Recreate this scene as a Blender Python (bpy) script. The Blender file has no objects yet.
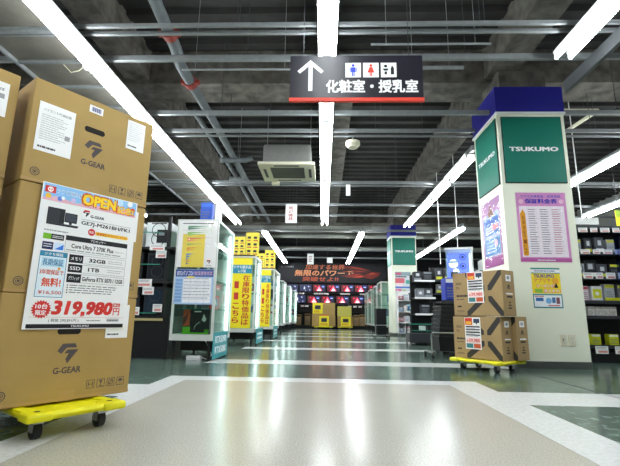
import bpy, bmesh, math, random
from mathutils import Vector, Matrix, Euler
random.seed(7)
S = bpy.context.scene
COL = S.collection

# ------------------------------------------------------------------ camera, world, exposure
F_PX, ROLL, PITCH, YAW = 414.0, 0.0155, math.atan(83.8/414), math.atan(14.3/414*math.cos(math.atan(83.8/414)))
cam = bpy.data.cameras.new('camera'); cam.sensor_width = 36.0; cam.lens = 36.0*F_PX/620; cam.clip_start = .02; cam.clip_end = 200
cam_o = bpy.data.objects.new('camera', cam); COL.objects.link(cam_o)
fwd = Vector((-math.sin(YAW)*math.cos(PITCH), math.cos(YAW)*math.cos(PITCH), math.sin(PITCH)))
rgt0 = Vector((math.cos(YAW), math.sin(YAW), 0)); up0 = rgt0.cross(fwd)
rgt = rgt0*math.cos(ROLL) + up0*math.sin(ROLL); up = -rgt0*math.sin(ROLL) + up0*math.cos(ROLL)
m = Matrix.Identity(4)
for i in range(3):
    m[i][0] = rgt[i]; m[i][1] = up[i]; m[i][2] = -fwd[i]
m[0][3], m[1][3], m[2][3] = 0, 0, .55
cam_o.matrix_world = m
S.camera = cam_o
w = bpy.data.worlds.new('world'); S.world = w; w.use_nodes = True
w.node_tree.nodes['Background'].inputs[0].default_value = (.9, .95, 1, 1)
w.node_tree.nodes['Background'].inputs[1].default_value = .02
S.view_settings.view_transform = 'Standard'; S.view_settings.look = 'None'
S.view_settings.gamma = 1; S.view_settings.use_curve_mapping = False
S.view_settings.exposure = 1.7
S.cycles.use_denoising = True
S.cycles.max_bounces = 8; S.cycles.transparent_max_bounces = 24
TUBE_POWER = 18.0
LAMP_POWER = 5.0

# ------------------------------------------------------------------ materials
def lin(h):
    h = h.lstrip('#'); c = [int(h[i:i+2], 16)/255 for i in (0, 2, 4)]
    return tuple(x/12.92 if x <= .04045 else ((x+.055)/1.055)**2.4 for x in c)
MATS = {}
def mat(name, hexc, rough=.55, metal=0.0, var=.06, scale=18.0, coat=0.0, spec=.5, bump=0.0, hex2=None):
    if name in MATS: return MATS[name]
    M = bpy.data.materials.new(name); M.use_nodes = True; nt = M.node_tree; b = nt.nodes['Principled BSDF']
    c = lin(hexc)
    tc = nt.nodes.new('ShaderNodeTexCoord'); n = nt.nodes.new('ShaderNodeTexNoise'); n.inputs['Scale'].default_value = scale; n.inputs['Detail'].default_value = 5
    nt.links.new(tc.outputs['Object'], n.inputs['Vector'])
    r = nt.nodes.new('ShaderNodeValToRGB'); r.color_ramp.elements[0].position = .3; r.color_ramp.elements[1].position = .7
    a = tuple(x*(1-var) for x in c); d = tuple(min(1, x*(1+var)) for x in c) if hex2 is None else lin(hex2)
    r.color_ramp.elements[0].color = a+(1,); r.color_ramp.elements[1].color = d+(1,)
    nt.links.new(n.outputs['Fac'], r.inputs['Fac']); nt.links.new(r.outputs['Color'], b.inputs['Base Color'])
    b.inputs['Roughness'].default_value = rough; b.inputs['Metallic'].default_value = metal
    b.inputs['Specular IOR Level'].default_value = spec; b.inputs['Coat Weight'].default_value = coat; b.inputs['Coat Roughness'].default_value = .08
    if bump:
        bp = nt.nodes.new('ShaderNodeBump'); bp.inputs['Strength'].default_value = bump; bp.inputs['Distance'].default_value = .01
        nt.links.new(n.outputs['Fac'], bp.inputs['Height']); nt.links.new(bp.outputs['Normal'], b.inputs['Normal'])
    MATS[name] = M; return M
def C(hexc, rough=.5, spec=.4):
    return mat('ink_'+hexc.lstrip('#')+('' if rough == .5 else '_%d' % (rough*100)), hexc, rough, var=.03, spec=spec)
def emis(name, hexc, strength):
    if name in MATS: return MATS[name]
    M = bpy.data.materials.new(name); M.use_nodes = True; nt = M.node_tree; b = nt.nodes['Principled BSDF']
    b.inputs['Base Color'].default_value = (.02, .02, .02, 1)
    b.inputs['Emission Color'].default_value = lin(hexc)+(1,); b.inputs['Emission Strength'].default_value = strength
    MATS[name] = M; return M
def glassmat(name, tint, gloss=.10, wavy=0.0):
    if name in MATS: return MATS[name]
    M = bpy.data.materials.new(name); M.use_nodes = True; nt = M.node_tree; nt.nodes.clear()
    o = nt.nodes.new('ShaderNodeOutputMaterial'); mx = nt.nodes.new('ShaderNodeMixShader'); t = nt.nodes.new('ShaderNodeBsdfTransparent'); g = nt.nodes.new('ShaderNodeBsdfGlossy')
    t.inputs[0].default_value = lin(tint)+(1,); g.inputs['Roughness'].default_value = .02
    fr = nt.nodes.new('ShaderNodeLayerWeight'); fr.inputs['Blend'].default_value = .5
    pw = nt.nodes.new('ShaderNodeMath'); pw.operation = 'POWER'; pw.inputs[1].default_value = 4.0; nt.links.new(fr.outputs['Facing'], pw.inputs[0])
    ma = nt.nodes.new('ShaderNodeMath'); ma.operation = 'MULTIPLY_ADD'; ma.inputs[1].default_value = .12 if wavy else .4; ma.inputs[2].default_value = gloss*(.2 if wavy else .4)
    nt.links.new(pw.outputs[0], ma.inputs[0]); nt.links.new(ma.outputs[0], mx.inputs[0])
    if wavy:
        n = nt.nodes.new('ShaderNodeTexNoise'); n.inputs['Scale'].default_value = 5; n.inputs['Detail'].default_value = 2
        tc = nt.nodes.new('ShaderNodeTexCoord'); nt.links.new(tc.outputs['Object'], n.inputs['Vector'])
        bp = nt.nodes.new('ShaderNodeBump'); bp.inputs['Strength'].default_value = wavy; bp.inputs['Distance'].default_value = .05
        nt.links.new(n.outputs['Fac'], bp.inputs['Height']); nt.links.new(bp.outputs['Normal'], g.inputs['Normal']); nt.links.new(bp.outputs['Normal'], fr.inputs['Normal'])
    nt.links.new(t.outputs[0], mx.inputs[1]); nt.links.new(g.outputs[0], mx.inputs[2]); nt.links.new(mx.outputs[0], o.inputs[0])
    MATS[name] = M; return M
def floor_mat(name, h1, h2, h3, scale, rough, tile=0.45, big=0.0):
    M = bpy.data.materials.new(name); M.use_nodes = True; nt = M.node_tree; b = nt.nodes['Principled BSDF']; L = nt.links.new
    tc = nt.nodes.new('ShaderNodeTexCoord')
    n = nt.nodes.new('ShaderNodeTexNoise'); n.inputs['Scale'].default_value = scale; n.inputs['Detail'].default_value = 4; n.inputs['Roughness'].default_value = .65
    L(tc.outputs['Object'], n.inputs['Vector'])
    r = nt.nodes.new('ShaderNodeValToRGB'); e = r.color_ramp.elements; e[0].position = .36; e[0].color = lin(h1)+(1,); e[1].position = .64; e[1].color = lin(h3)+(1,)
    k = e.new(.5); k.color = lin(h2)+(1,)
    L(n.outputs['Fac'], r.inputs['Fac'])
    # each tile a touch lighter or darker, as laid vinyl tiles are
    mp = nt.nodes.new('ShaderNodeMapping'); mp.inputs['Scale'].default_value = (1/tile,)*3; mp.inputs['Location'].default_value = (.11, .07, .5)
    L(tc.outputs['Object'], mp.inputs['Vector'])
    fl = nt.nodes.new('ShaderNodeVectorMath'); fl.operation = 'FLOOR'; L(mp.outputs[0], fl.inputs[0])
    wn = nt.nodes.new('ShaderNodeTexWhiteNoise'); L(fl.outputs[0], wn.inputs['Vector'])
    mr = nt.nodes.new('ShaderNodeMapRange'); mr.inputs[3].default_value = 1-big; mr.inputs[4].default_value = 1+big; L(wn.outputs['Value'], mr.inputs[0])
    hs = nt.nodes.new('ShaderNodeHueSaturation'); L(r.outputs[0], hs.inputs['Color']); L(mr.outputs[0], hs.inputs['Value'])
    L(hs.outputs[0], b.inputs['Base Color'])
    n2 = nt.nodes.new('ShaderNodeTexNoise'); n2.inputs['Scale'].default_value = 3; n2.inputs['Detail'].default_value = 6; L(tc.outputs['Object'], n2.inputs['Vector'])
    m2 = nt.nodes.new('ShaderNodeMapRange'); m2.inputs[3].default_value = rough*.8; m2.inputs[4].default_value = rough*1.25; L(n2.outputs['Fac'], m2.inputs[0]); L(m2.outputs[0], b.inputs['Roughness'])
    n3 = nt.nodes.new('ShaderNodeTexNoise'); n3.inputs['Scale'].default_value = 9; n3.inputs['Detail'].default_value = 2; L(tc.outputs['Object'], n3.inputs['Vector'])
    bp = nt.nodes.new('ShaderNodeBump'); bp.inputs['Strength'].default_value = .03; bp.inputs['Distance'].default_value = .02; L(n3.outputs['Fac'], bp.inputs['Height']); L(bp.outputs['Normal'], b.inputs['Normal'])
    b.inputs['Specular IOR Level'].default_value = .55
    MATS[name] = M; return M

CARD = mat('cardboard', '#aa8c50', .75, var=.05, scale=6, bump=.05)
CARD2 = mat('cardboard_grey', '#a2865a', .75, var=.06, scale=6, bump=.05)
TAPE = mat('packing_tape', '#b08e58', .3, var=.04)
PAPER = mat('paper_white', '#f2f2f0', .55, var=.015)
INK = C('#3a3a42'); BLACK = C('#141416'); WHITE = C('#f4f4f4'); RED = C('#d6332a'); CARDINK = mat('card_print', '#4c4546', .7)
GREYTXT = C('#9a9a9c')
YPL = mat('yellow_plastic', '#e8e000', .42, var=.03)
RUB = mat('black_rubber', '#17171a', .5); STEEL = mat('steel', '#b6b8ba', .28, 1.0); DKPL = mat('dark_plastic', '#1a1b1e', .4)
GALV = mat('galvanised', '#888c8d', .5, .15, var=.18, scale=9); STRUT = mat('strut_grey', '#7e8283', .5, 0, var=.1)
DECK = mat('deck_metal', '#2b2a28', .8, 0, var=.22, scale=3); FIRE = mat('fireproofing', '#5b5750', .95, var=.5, scale=6, bump=.6)
PANELM = mat('metal_lath_panel', '#77736a', .6, .2, var=.14, scale=5); PIPE = mat('pipe_grey', '#5f6668', .5, .1, var=.15, scale=8); PIPERED = mat('coupling_red', '#8f2f20', .5, .1)
HOUS = mat('white_enamel', '#e8e8e6', .35, var=.02); CREAM = mat('cream_plastic', '#e4e0c6', .45, var=.03)
COLP = mat('column_paint', '#f0f3df', .5, var=.02, scale=2); COLF = mat('column_trim_white', '#e8ebea', .4, var=.02)
BLUEB = mat('blue_band', '#23228c', .45, var=.04); TEALS = mat('teal_sign', '#0c7563', .4, var=.03); BASEB = mat('grey_base', '#4c524e', .5)
WALLM = mat('wall_paint', '#8e8e8a', .8, var=.05, scale=2); WALLD = mat('wall_dark', '#232326', .8, var=.1)
ALU = mat('aluminium_white', '#d6d8d4', .35, .2, var=.03); DARKM = mat('black_metal', '#141517', .45, var=.1); DARKG = mat('dark_grey_metal', '#3a3c40', .45, .3)
GLASS = glassmat('glass_clear', '#e6f2ec'); GLEDGE = mat('glass_edge', '#3d8f78', .15, var=.05); FILM = glassmat('clear_film', '#ffffff', .2, .55)
YEL = mat('banner_yellow', '#f4e21c', .5, var=.02)
TUBE = emis('fluorescent_tube', '#f4fbff', TUBE_POWER)
LAMPW = emis('showcase_lamp', '#f2faff', LAMP_POWER)
FL_BEIGE = floor_mat('floor_beige', '#9d998c', '#afab9f', '#bdb9ae', 130, .22, big=.012)
FL_WHITE = floor_mat('floor_white', '#c8c9c6', '#d2d3d0', '#dadbd8', 40, .2, big=.01)
FL_GREEN = floor_mat('floor_green', '#2a3a33', '#4a5e53', '#7b8e83', 13, .17, big=.16)

# ------------------------------------------------------------------ mesh builder
FONTCACHE = {}
def glyphs(s, bold):
    k = (s, bold)
    if k not in FONTCACHE:
        cu = bpy.data.curves.new('tmp', 'FONT'); cu.body = s; cu.resolution_u = 2; cu.offset = bold
        o = bpy.data.objects.new('tmp', cu); COL.objects.link(o)
        dg = bpy.context.evaluated_depsgraph_get()
        me = bpy.data.meshes.new_from_object(o.evaluated_get(dg))
        V = [(v.co.x, v.co.y) for v in me.vertices]; Fs = [tuple(p.vertices) for p in me.polygons]
        bpy.data.objects.remove(o); bpy.data.curves.remove(cu); bpy.data.meshes.remove(me)
        FONTCACHE[k] = (V, Fs)
    return FONTCACHE[k]
class MB:
    def __init__(s): s.V = []; s.F = []; s.I = []; s.SM = []; s.mats = []
    def mi(s, m):
        if m not in s.mats: s.mats.append(m)
        return s.mats.index(m)
    def add(s, V, F, m, smooth=False):
        o = len(s.V); s.V += [tuple(v) for v in V]; i = s.mi(m)
        for f in F: s.F.append(tuple(o+k for k in f)); s.I.append(i); s.SM.append(smooth)
        return s
    def box(s, x0, x1, y0, y1, z0, z1, m):
        V = [(x, y, z) for z in (z0, z1) for y in (y0, y1) for x in (x0, x1)]
        return s.add(V, [(0,2,3,1),(4,5,7,6),(0,1,5,4),(2,6,7,3),(0,4,6,2),(1,3,7,5)], m)
    def bbox(s, x0, x1, y0, y1, z0, z1, m, b=.01, seg=2):
        bm = bmesh.new(); bmesh.ops.create_cube(bm, size=1)
        for v in bm.verts: v.co = ((x0+x1)/2+v.co.x*(x1-x0), (y0+y1)/2+v.co.y*(y1-y0), (z0+z1)/2+v.co.z*(z1-z0))
        bmesh.ops.bevel(bm, geom=list(bm.edges), offset=b, segments=seg, profile=.5, affect='EDGES')
        bm.verts.index_update(); V = [tuple(v.co) for v in bm.verts]; F = [tuple(v.index for v in f.verts) for f in bm.faces]; bm.free()
        return s.add(V, F, m)
    def cyl(s, p0, p1, r, m, n=12, r2=None, caps=True):
        p0 = Vector(p0); p1 = Vector(p1); d = (p1-p0).normalized(); a = d.orthogonal().normalized(); b = d.cross(a); r2 = r if r2 is None else r2
        V = []; F = []
        for p, q in ((p0, r), (p1, r2)):
            for k in range(n):
                t = 2*math.pi*k/n; V.append(p+a*math.cos(t)*q+b*math.sin(t)*q)
        s.add(V, [(k, (k+1) % n, n+(k+1) % n, n+k) for k in range(n)], m, True)
        if caps: s.add(V, [tuple(range(n))[::-1], tuple(range(n, 2*n))], m)
        return s
    def path(s, P, r, m, n=8):
        P = [Vector(p) for p in P]; rings = []
        prev = None
        for i, p in enumerate(P):
            d = ((P[min(i+1, len(P)-1)]-P[max(i-1, 0)])).normalized()
            a = d.orthogonal().normalized() if prev is None else (prev-d*prev.dot(d)).normalized()
            prev = a; b = d.cross(a)
            rings.append([p+a*math.cos(2*math.pi*k/n)*r+b*math.sin(2*math.pi*k/n)*r for k in range(n)])
        V = [v for g in rings for v in g]; F = []
        for i in range(len(P)-1):
            for k in range(n): F.append((i*n+k, i*n+(k+1) % n, (i+1)*n+(k+1) % n, (i+1)*n+k))
        s.add(V, F, m, True); s.add(V, [tuple(range(n))[::-1], tuple(range((len(P)-1)*n, len(P)*n))], m)
        return s
    def prism(s, pts, y0, y1, m):            # outline in x,z extruded along y
        n = len(pts); V = [(x, y0, z) for x, z in pts]+[(x, y1, z) for x, z in pts]
        s.add(V, [tuple(range(n)), tuple(range(n, 2*n))[::-1]]+[(k, n+k, n+(k+1) % n, (k+1) % n) for k in range(n)], m); return s
    # flat print on a surface facing local -Y
    def rect(s, x0, x1, z0, z1, y, m): return s.add([(x0, y, z0), (x1, y, z0), (x1, y, z1), (x0, y, z1)], [(0,1,2,3)], m)
    def shape(s, pts, y, m): return s.add([(x, y, z) for x, z in pts], [tuple(range(len(pts)))], m)
    def disc(s, cx, cz, r, y, m, n=20, rz=None):
        rz = rz or r; return s.shape([(cx+r*math.cos(2*math.pi*k/n), cz+rz*math.sin(2*math.pi*k/n)) for k in range(n)], y, m)
    def ring(s, cx, cz, r, t, y, m, n=24):
        V = []; 
        for k in range(n):
            a = 2*math.pi*k/n; V += [(cx+r*math.cos(a), y, cz+r*math.sin(a)), (cx+(r-t)*math.cos(a), y, cz+(r-t)*math.sin(a))]
        return s.add(V, [(2*k, (2*k+2) % (2*n), (2*k+3) % (2*n), 2*k+1) for k in range(n)], m)
    def frame(s, x0, x1, z0, z1, t, y, m):
        s.rect(x0, x1, z0, z0+t, y, m); s.rect(x0, x1, z1-t, z1, y, m); s.rect(x0, x0+t, z0+t, z1-t, y, m); s.rect(x1-t, x1, z0+t, z1-t, y, m); return s
    def txt(s, st, x0, x1, z0, z1, y, m, bold=.0, fit=True, skew=0.0):    # lettering fitted to a rectangle
        V, Fs = glyphs(st, 0)
        if not V: return s
        ax = min(v[0] for v in V); bx = max(v[0] for v in V); az = min(v[1] for v in V); bz = max(v[1] for v in V)
        kx = (x1-x0)/(bx-ax); kz = (z1-z0)/max(bz-az, 1e-6)
        if not fit:
            kx = kz = min(kx, kz); cx = (x0+x1)/2; x0 = cx-(bx-ax)*kx/2
            cz = (z0+z1)/2; z0 = cz-(bz-az)*kz/2
        d = bold*.5
        for i, (ox, oz) in enumerate(((0, 0),) if not bold else ((-d, -d*.7), (d, -d*.7), (d, d*.7), (-d, d*.7))):
            s.add([(x0+(v[0]-ax+ox)*kx+skew*(v[1]-az)*kz, y-i*.00006, z0+(v[1]-az+oz)*kz) for v in V], Fs, m)
        return s
    def vtxt(s, st, x0, x1, z0, z1, y, m, bold=.0, gap=.12):    # lettering set in a column
        n = len(st); h = (z1-z0)/n
        for i, ch in enumerate(st):
            zt = z1-i*h; s.txt(ch, x0, x1, zt-h*(1-gap/2), zt-h*gap/2, y, m, bold)
        return s
    def lines(s, x0, x1, z0, z1, n, y, m, fill=.45, seed=1, ragged=.35):     # rows of print too small to read
        rnd = random.Random(seed); p = (z1-z0)/n
        for i in range(n):
            x = x0; e = x1-(x1-x0)*ragged*rnd.random()
            while x < e:
                l = (x1-x0)*(.05+.13*rnd.random()); s.rect(x, min(x+l, e), z1-(i+.5)*p-p*fill/2, z1-(i+.5)*p+p*fill/2, y, m); x += l+(x1-x0)*.02
        return s
    def build(s, name, parent=None, label=None, kind=None):
        me = bpy.data.meshes.new(name); me.from_pydata(s.V, [], s.F)
        for q in s.mats: me.materials.append(q)
        me.polygons.foreach_set('material_index', s.I); me.polygons.foreach_set('use_smooth', s.SM); me.update()
        o = bpy.data.objects.new(name, me); COL.objects.link(o)
        if parent: o.parent = parent
        if label: o['label'] = label
        if kind: o['kind'] = kind
        return o
def tag(o, label, cat, group=None, kind=None, loc=None, rotz=None):
    o['label'] = label; o['category'] = cat
    if group: o['group'] = group
    if kind: o['kind'] = kind
    if loc is not None: o.location = loc
    if rotz is not None: o.rotation_euler = (0, 0, math.radians(rotz))
    return o
def thing(name, label, cat, loc=(0,0,0), rotz=0, group=None):
    o = bpy.data.objects.new(name, None); COL.objects.link(o); o.empty_display_size = .1
    return tag(o, label, cat, group, None, loc, rotz)
KIDS = {}
def copy_tree(root, loc, rotz=None, label=None, group=None):
    r = root.copy(); COL.objects.link(r); r.location = loc
    if rotz is not None: r.rotation_euler = (0, 0, math.radians(rotz))
    if label: r['label'] = label
    if group: r['group'] = group
    for ch in list(root.children):
        c = ch.copy(); COL.objects.link(c); c.parent = r
        for g in list(ch.children):
            d = g.copy(); COL.objects.link(d); d.parent = c
    return r
ORD = ['first', 'second', 'third', 'fourth', 'fifth', 'sixth', 'seventh', 'eighth', 'ninth', 'tenth', 'eleventh', 'twelfth', 'thirteenth', 'fourteenth', 'fifteenth', 'sixteenth']

# ------------------------------------------------------------------ structure
XL, XR, YN, YF, ZC = -8.0, 9.0, -3.0, 21.7, 4.45
fl = MB()
xs = [XL, -1.42, -1.39, -1.19, 1.08, 1.37, 2.2, XR]
cross = [(2.95, 3.45), (5.05, 5.5), (7.25, 7.7), (9.6, 10.05), (11.9, 12.35), (14.2, 14.65), (16.5, 16.95), (18.8, 19.2)]
ys = sorted(set([YN, 3.73, 3.96, YF]+[v for c in cross for v in c]))
for i in range(len(xs)-1):
    for j in range(len(ys)-1):
        x = (xs[i]+xs[i+1])/2; y = (ys[j]+ys[j+1])/2
        band = any(a < y < b for a, b in cross)
        if y > 3.96: k = FL_WHITE if band and -1.39 < x < 2.2 else FL_GREEN
        elif -1.19 < x < 1.08: k = FL_BEIGE if y < 3.73 else FL_WHITE
        elif -1.39 < x < 1.37: k = FL_WHITE
        else: k = FL_WHITE if band else FL_GREEN
        fl.add([(xs[i], ys[j], 0), (xs[i+1], ys[j], 0), (xs[i+1], ys[j+1], 0), (xs[i], ys[j+1], 0)], [(0,1,2,3)], k)
BLK_LINE = mat('floor_seam', '#24282a', .35)
fl.box(2.165, 2.185, 2.2, 5.08, -.01, .0012, BLK_LINE)
fl.box(1.079, 1.084, YN, 3.73, -.01, .0006, mat('floor_joint', '#8d8a80', .4)); fl.box(-1.194, -1.189, YN, 3.73, -.01, .0006, MATS['floor_joint'])
fl.build('floor', kind='structure')
ce = MB(); prof = []; y = YN; p = .30
while y < YF:
    prof += [(y, ZC), (y+p*.42, ZC), (y+p*.5, ZC-.075), (y+p*.92, ZC-.075)]; y += p
V = [(x, a, b) for a, b in prof for x in (XL, XR)]
ce.add(V, [(2*k, 2*k+1, 2*k+3, 2*k+2) for k in range(len(prof)-1)], DECK)
ce.build('ceiling', kind='structure')
MB().box(XL-.1, XL, YN, YF, 0, ZC+.1, WALLM).build('wall_left', kind='structure')
MB().box(XR, XR+.1, YN, YF, 0, ZC+.1, WALLM).build('wall_right', kind='structure')
MB().box(XL, XR, YF, YF+.1, 0, ZC+.1, WALLD).build('wall_back', kind='structure')
MB().box(XL, XR, YN-.1, YN, 0, ZC+.1, WALLM).build('wall_front', kind='structure')
def beam(n, *a):
    o = MB().box(*a, FIRE).build('ceiling_beam', kind='structure'); tag(o, n, 'beam'); return o
beam('rough sprayed beam crossing the ceiling above the restroom sign', XL, XR, 5.5, 6.05, 3.9, 4.44)
beam('rough sprayed beam crossing the ceiling close to the far column', XL, XR, 14.6, 15.1, 3.9, 4.44)
beam('rough sprayed beam running lengthwise above the air conditioner', .08, .44, 6.06, 14.59, 3.9, 4.42)
beam('rough sprayed beam running lengthwise over the two columns', 2.3, 2.68, 6.06, 14.59, 3.9, 4.42)
beam('rough sprayed beam running lengthwise above the grey drain pipe', -2.95, -2.6, 6.06, 14.59, 3.9, 4.42)
beam('short rough sprayed beam over the aisle near the camera', 2.3, 2.68, YN, 5.49, 3.95, 4.42)
beam('short rough sprayed beam beside the lengthwise pipe near the camera', -2.95, -2.6, YN, 5.49, 3.95, 4.42)

# columns
def column(cx0, cx1, cy0, cy1, ztop, lab):
    t = thing('column', lab, 'column', ((cx0+cx1)/2, (cy0+cy1)/2, 0)); t['kind'] = 'structure'
    hx = (cx1-cx0)/2; hy = (cy1-cy0)/2
    MB().box(-hx, hx, -hy, hy, .085, 3.19, COLP).build('shaft', t)
    MB().box(-hx-.006, hx+.006, -hy-.006, hy+.006, 0, .085, BASEB).build('baseboard', t)
    b = MB().box(-hx-.012, hx+.012, -hy-.012, hy+.012, 3.215, 3.575, BLUEB); b.build('blue_band', t)
    f = MB(); f.box(-hx-.02, hx+.02, -hy-.02, hy+.02, 3.185, 3.215, COLF); f.build('header_trim', t)
    MB().box(-hx+.12, hx-.12, -hy+.12, hy-.12, 3.575, 3.895, FIRE).build('core', t)
    return t
column(2.25, 3.105, 5.08, 5.9, 3.5, 'pale green painted column with blue top band beside the carton dolly')
column(2.22, 3.03, 13.5, 14.3, 3.5, 'pale green painted column with blue top band behind the white rack')
def col_sign(loc, rotz, wd, lab, small=1.0):
    t = thing('store_sign', lab, 'sign', loc, rotz)
    h = .90
    MB().box(-wd/2, wd/2, -.012, 0, 0, h, BLACK).build('sign_frame', t)
    MB().box(-wd/2+.008, wd/2-.008, -.016, -.0125, .008, h-.008, TEALS).build('sign_panel', t)
    k = .29*wd/.73
    MB().txt('TSUKUMO', -k, k, .425, .48, -.0175, WHITE, .09).build('lettering', t)
    return t
col_sign((2.675, 5.079, 2.245), 0, .765, 'teal green store sign with white lettering on the front of the column beside the cartons')
col_sign((2.249, 5.47, 2.25), -90, .70, 'narrow-looking teal store sign on the aisle side of the column beside the cartons')
col_sign((2.63, 13.499, 2.245), 0, .74, 'teal store sign on the front of the far column behind the white rack')
col_sign((2.219, 13.9, 2.245), -90, .72, 'teal store sign on the aisle side of the far column')

# ------------------------------------------------------------------ ceiling lights
def make_light(lab):
    t = thing('fluorescent_fixture', lab, 'ceiling light')
    hb = MB().box(-.058, .058, -.615, .615, .072, .084, mat('reflector_grey', '#4a4c4c', .5))
    for s in (-1, 1): hb.prism([(s*.068-.010, .045), (s*.068+.010, .045), (s*.068+.026, .085), (s*.068-.026, .085)], -.615, .615, HOUS); hb.box(s*.068-.014, s*.068+.014, -.615, -.601, .0, .05, HOUS).box(s*.068-.014, s*.068+.014, .601, .615, .0, .05, HOUS)
    hb.build('housing', t)
    for s in (-1, 1):
        q = MB().cyl((s*.068, -.60, .018), (s*.068, .60, .018), .0175, TUBE, 8).build('tube', t)
    return t
LIGHT0 = None
def light(x, y, z, lab, rz=0):
    global LIGHT0
    if LIGHT0 is None:
        LIGHT0 = make_light(lab); LIGHT0.location = (x, y, z); return LIGHT0
    return copy_tree(LIGHT0, (x, y, z), None, lab)
def light_row(x, yend, n, name, z=3.09, pitch=1.245):
    for k in range(n):
        light(x, yend-.62-pitch*k, z, '%s twin lamp from the deep end of the %s' % (ORD[k], name))
    o = MB().box(x-.03, x+.03, yend-pitch*n-.05, yend+.05, z+.086, z+.165, STRUT).build('lighting_rail')
    tag(o, 'grey steel rail carrying the lamps of the %s' % name, 'rail')
light_row(-2.44, 11.45, 10, 'row above the tall brown cartons')
light_row(.02, 11.45, 10, 'middle row over the aisle')
light_row(2.36, 11.62, 4, 'row running behind the column header', pitch=1.335)
light_row(2.36, 3.77, 4, 'short row before the column header')
light_row(4.72, 11.5, 7, 'row passing beyond the column')
light_row(-4.8, 10.6, 7, 'row over the shelves beyond the cartons')
light_row(6.55, 10.3, 5, 'outermost row over the hanging goods')
light_row(-1.85, 20.0, 6, 'deep row on the showcase side')
light_row(1.18, 20.0, 6, 'deep row before the far column')
light_row(4.0, 18.0, 5, 'deep row beyond the far column')
# ------------------------------------------------------------------ ceiling services
def channel(x0, x1, y, z, wd, ht, lab, m=STRUT, hang=()):
    t = thing('strut_channel', lab, 'ceiling channel', ((x0+x1)/2, y, z)); L = (x1-x0)/2
    b = MB().box(-L, L, -wd/2, wd/2, 0, ht, m); b.build('channel', t)
    for hx in hang:
        MB().cyl((hx, 0, ht), (hx, 0, 4.40-z), .004, DARKG, 6).build('hanger_rod', t)
    return t
CH = [(3.48, 3.27, .03, .035, 'first steel channel across the ceiling counted from the camera'), (3.59, 3.27, .03, .035, 'second steel channel across the ceiling, paired with the first'),
      (4.02, 3.27, .045, .06, 'broad steel channel across the ceiling just behind the restroom sign'), (5.25, 3.27, .05, .055, 'steel channel across the ceiling below the sprayed cross beam'),
      (5.80, 3.27, .04, .05, 'steel channel across the ceiling in front of the cassette air conditioner'), (5.96, 3.27, .025, .03, 'thin steel channel paired behind the one before the air conditioner'),
      (8.18, 3.25, .05, .05, 'steel channel across the ceiling behind the cassette air conditioner'), (8.35, 3.25, .03, .03, 'thin steel channel paired with the one behind the air conditioner'),
      (9.9, 3.25, .05, .05, 'steel channel across the ceiling above the hanging white aisle sign'), (11.0, 3.25, .05, .05, 'last steel channel across the ceiling before the pale duct'),
      (13.0, 3.25, .05, .06, 'steel channel across the ceiling beyond the pale duct'), (17.0, 3.25, .05, .06, 'steel channel across the ceiling over the stacked cartons at the back'), (19.3, 3.25, .06, .06, 'steel channel across the ceiling before the back banner')]
for yy, zz, a, b, lab in CH:
    if 5.0 < yy < 5.92:      # these meet the column casing and stop against it
        channel(-7.5, 2.225, yy, zz, a, b, lab, hang=[-1.5, 1.2, 3.4]); channel(3.145, 8.5, yy, zz, a, b, lab.replace('across the ceiling', 'from the column to the outer side'), hang=[-1.9, .8])
    else: channel(-7.5, 8.5, yy, zz, a, b, lab, hang=[v for v in (-4.0, -1.35, 1.0, 3.6)])
def conduit(x0, x1, y, z, r, lab):
    t = thing('conduit', lab, 'conduit', (x0, y, z)); MB().cyl((0, 0, 0), (x1-x0, 0, 0), r, GALV, 8).build('tube_run', t)
    for q in (.15, x1-x0-.15): MB().cyl((q, 0, r), (q, 0, 4.40-z), .003, GALV, 6).build('hanger_rod', t)
conduit(.45, 1.62, 3.66, 3.2, .011, 'thin short galvanised conduit above the restroom sign')
conduit(-1.6, -.3, 4.12, 3.23, .012, 'thin conduit between the drain pipe and restroom sign')
conduit(.8, 1.5, 4.10, 3.23, .02, 'short pale conduit at the end of the restroom sign')
dt = MB().box(-7.5, 8.5, 14.34, 14.58, 3.53, 3.72, mat('duct_pale', '#a9aaa2', .5, .2)).build('cable_duct'); tag(dt, 'pale grey cable duct crossing the ceiling where the middle lights end', 'duct')
# metal lath ceiling strip beside the light row
t = thing('ceiling_panel_strip', 'dusty grey ceiling panel strip with cross ribs beside the lights over the cartons', 'ceiling panel', (-2.97, 0, 3.28))
MB().box(-.42, .42, 1.2, 11.3, 0, .02, PANELM).build('sheet', t)
for k in range(20): MB().box(-.42, .42, 1.5+k*.5, 1.535+k*.5, -.03, 0, STRUT).build('rib', t)
MB().box(-.45, -.42, 1.2, 11.3, -.04, .03, STRUT).build('edge_angle', t); MB().box(.42, .45, 1.2, 11.3, -.04, .03, STRUT).build('edge_angle', t)
tag(MB().box(2.765, 2.81, 1.0, 4.45, 3.13, 3.272, mat('tray_grey', '#54585a', .5)).build('cable_tray'), 'grey cable tray running lengthwise in front of the column top', 'cable tray')
t = thing('junction_box', 'white junction box with a short cable by the lights over the brown cartons', 'junction box', (-2.62, 4.05, 3.2))
MB().bbox(-.05, .05, -.04, .04, 0, .08, HOUS, .008).build('housing', t); MB().path([(-.05, 0, .03), (-.1, 0, -.02), (-.2, .02, -.03), (-.3, .02, .07)], .006, CREAM, 6).path([(.05, 0, .04), (.12, 0, .05)], .006, CREAM, 6).build('cable', t)
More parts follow.
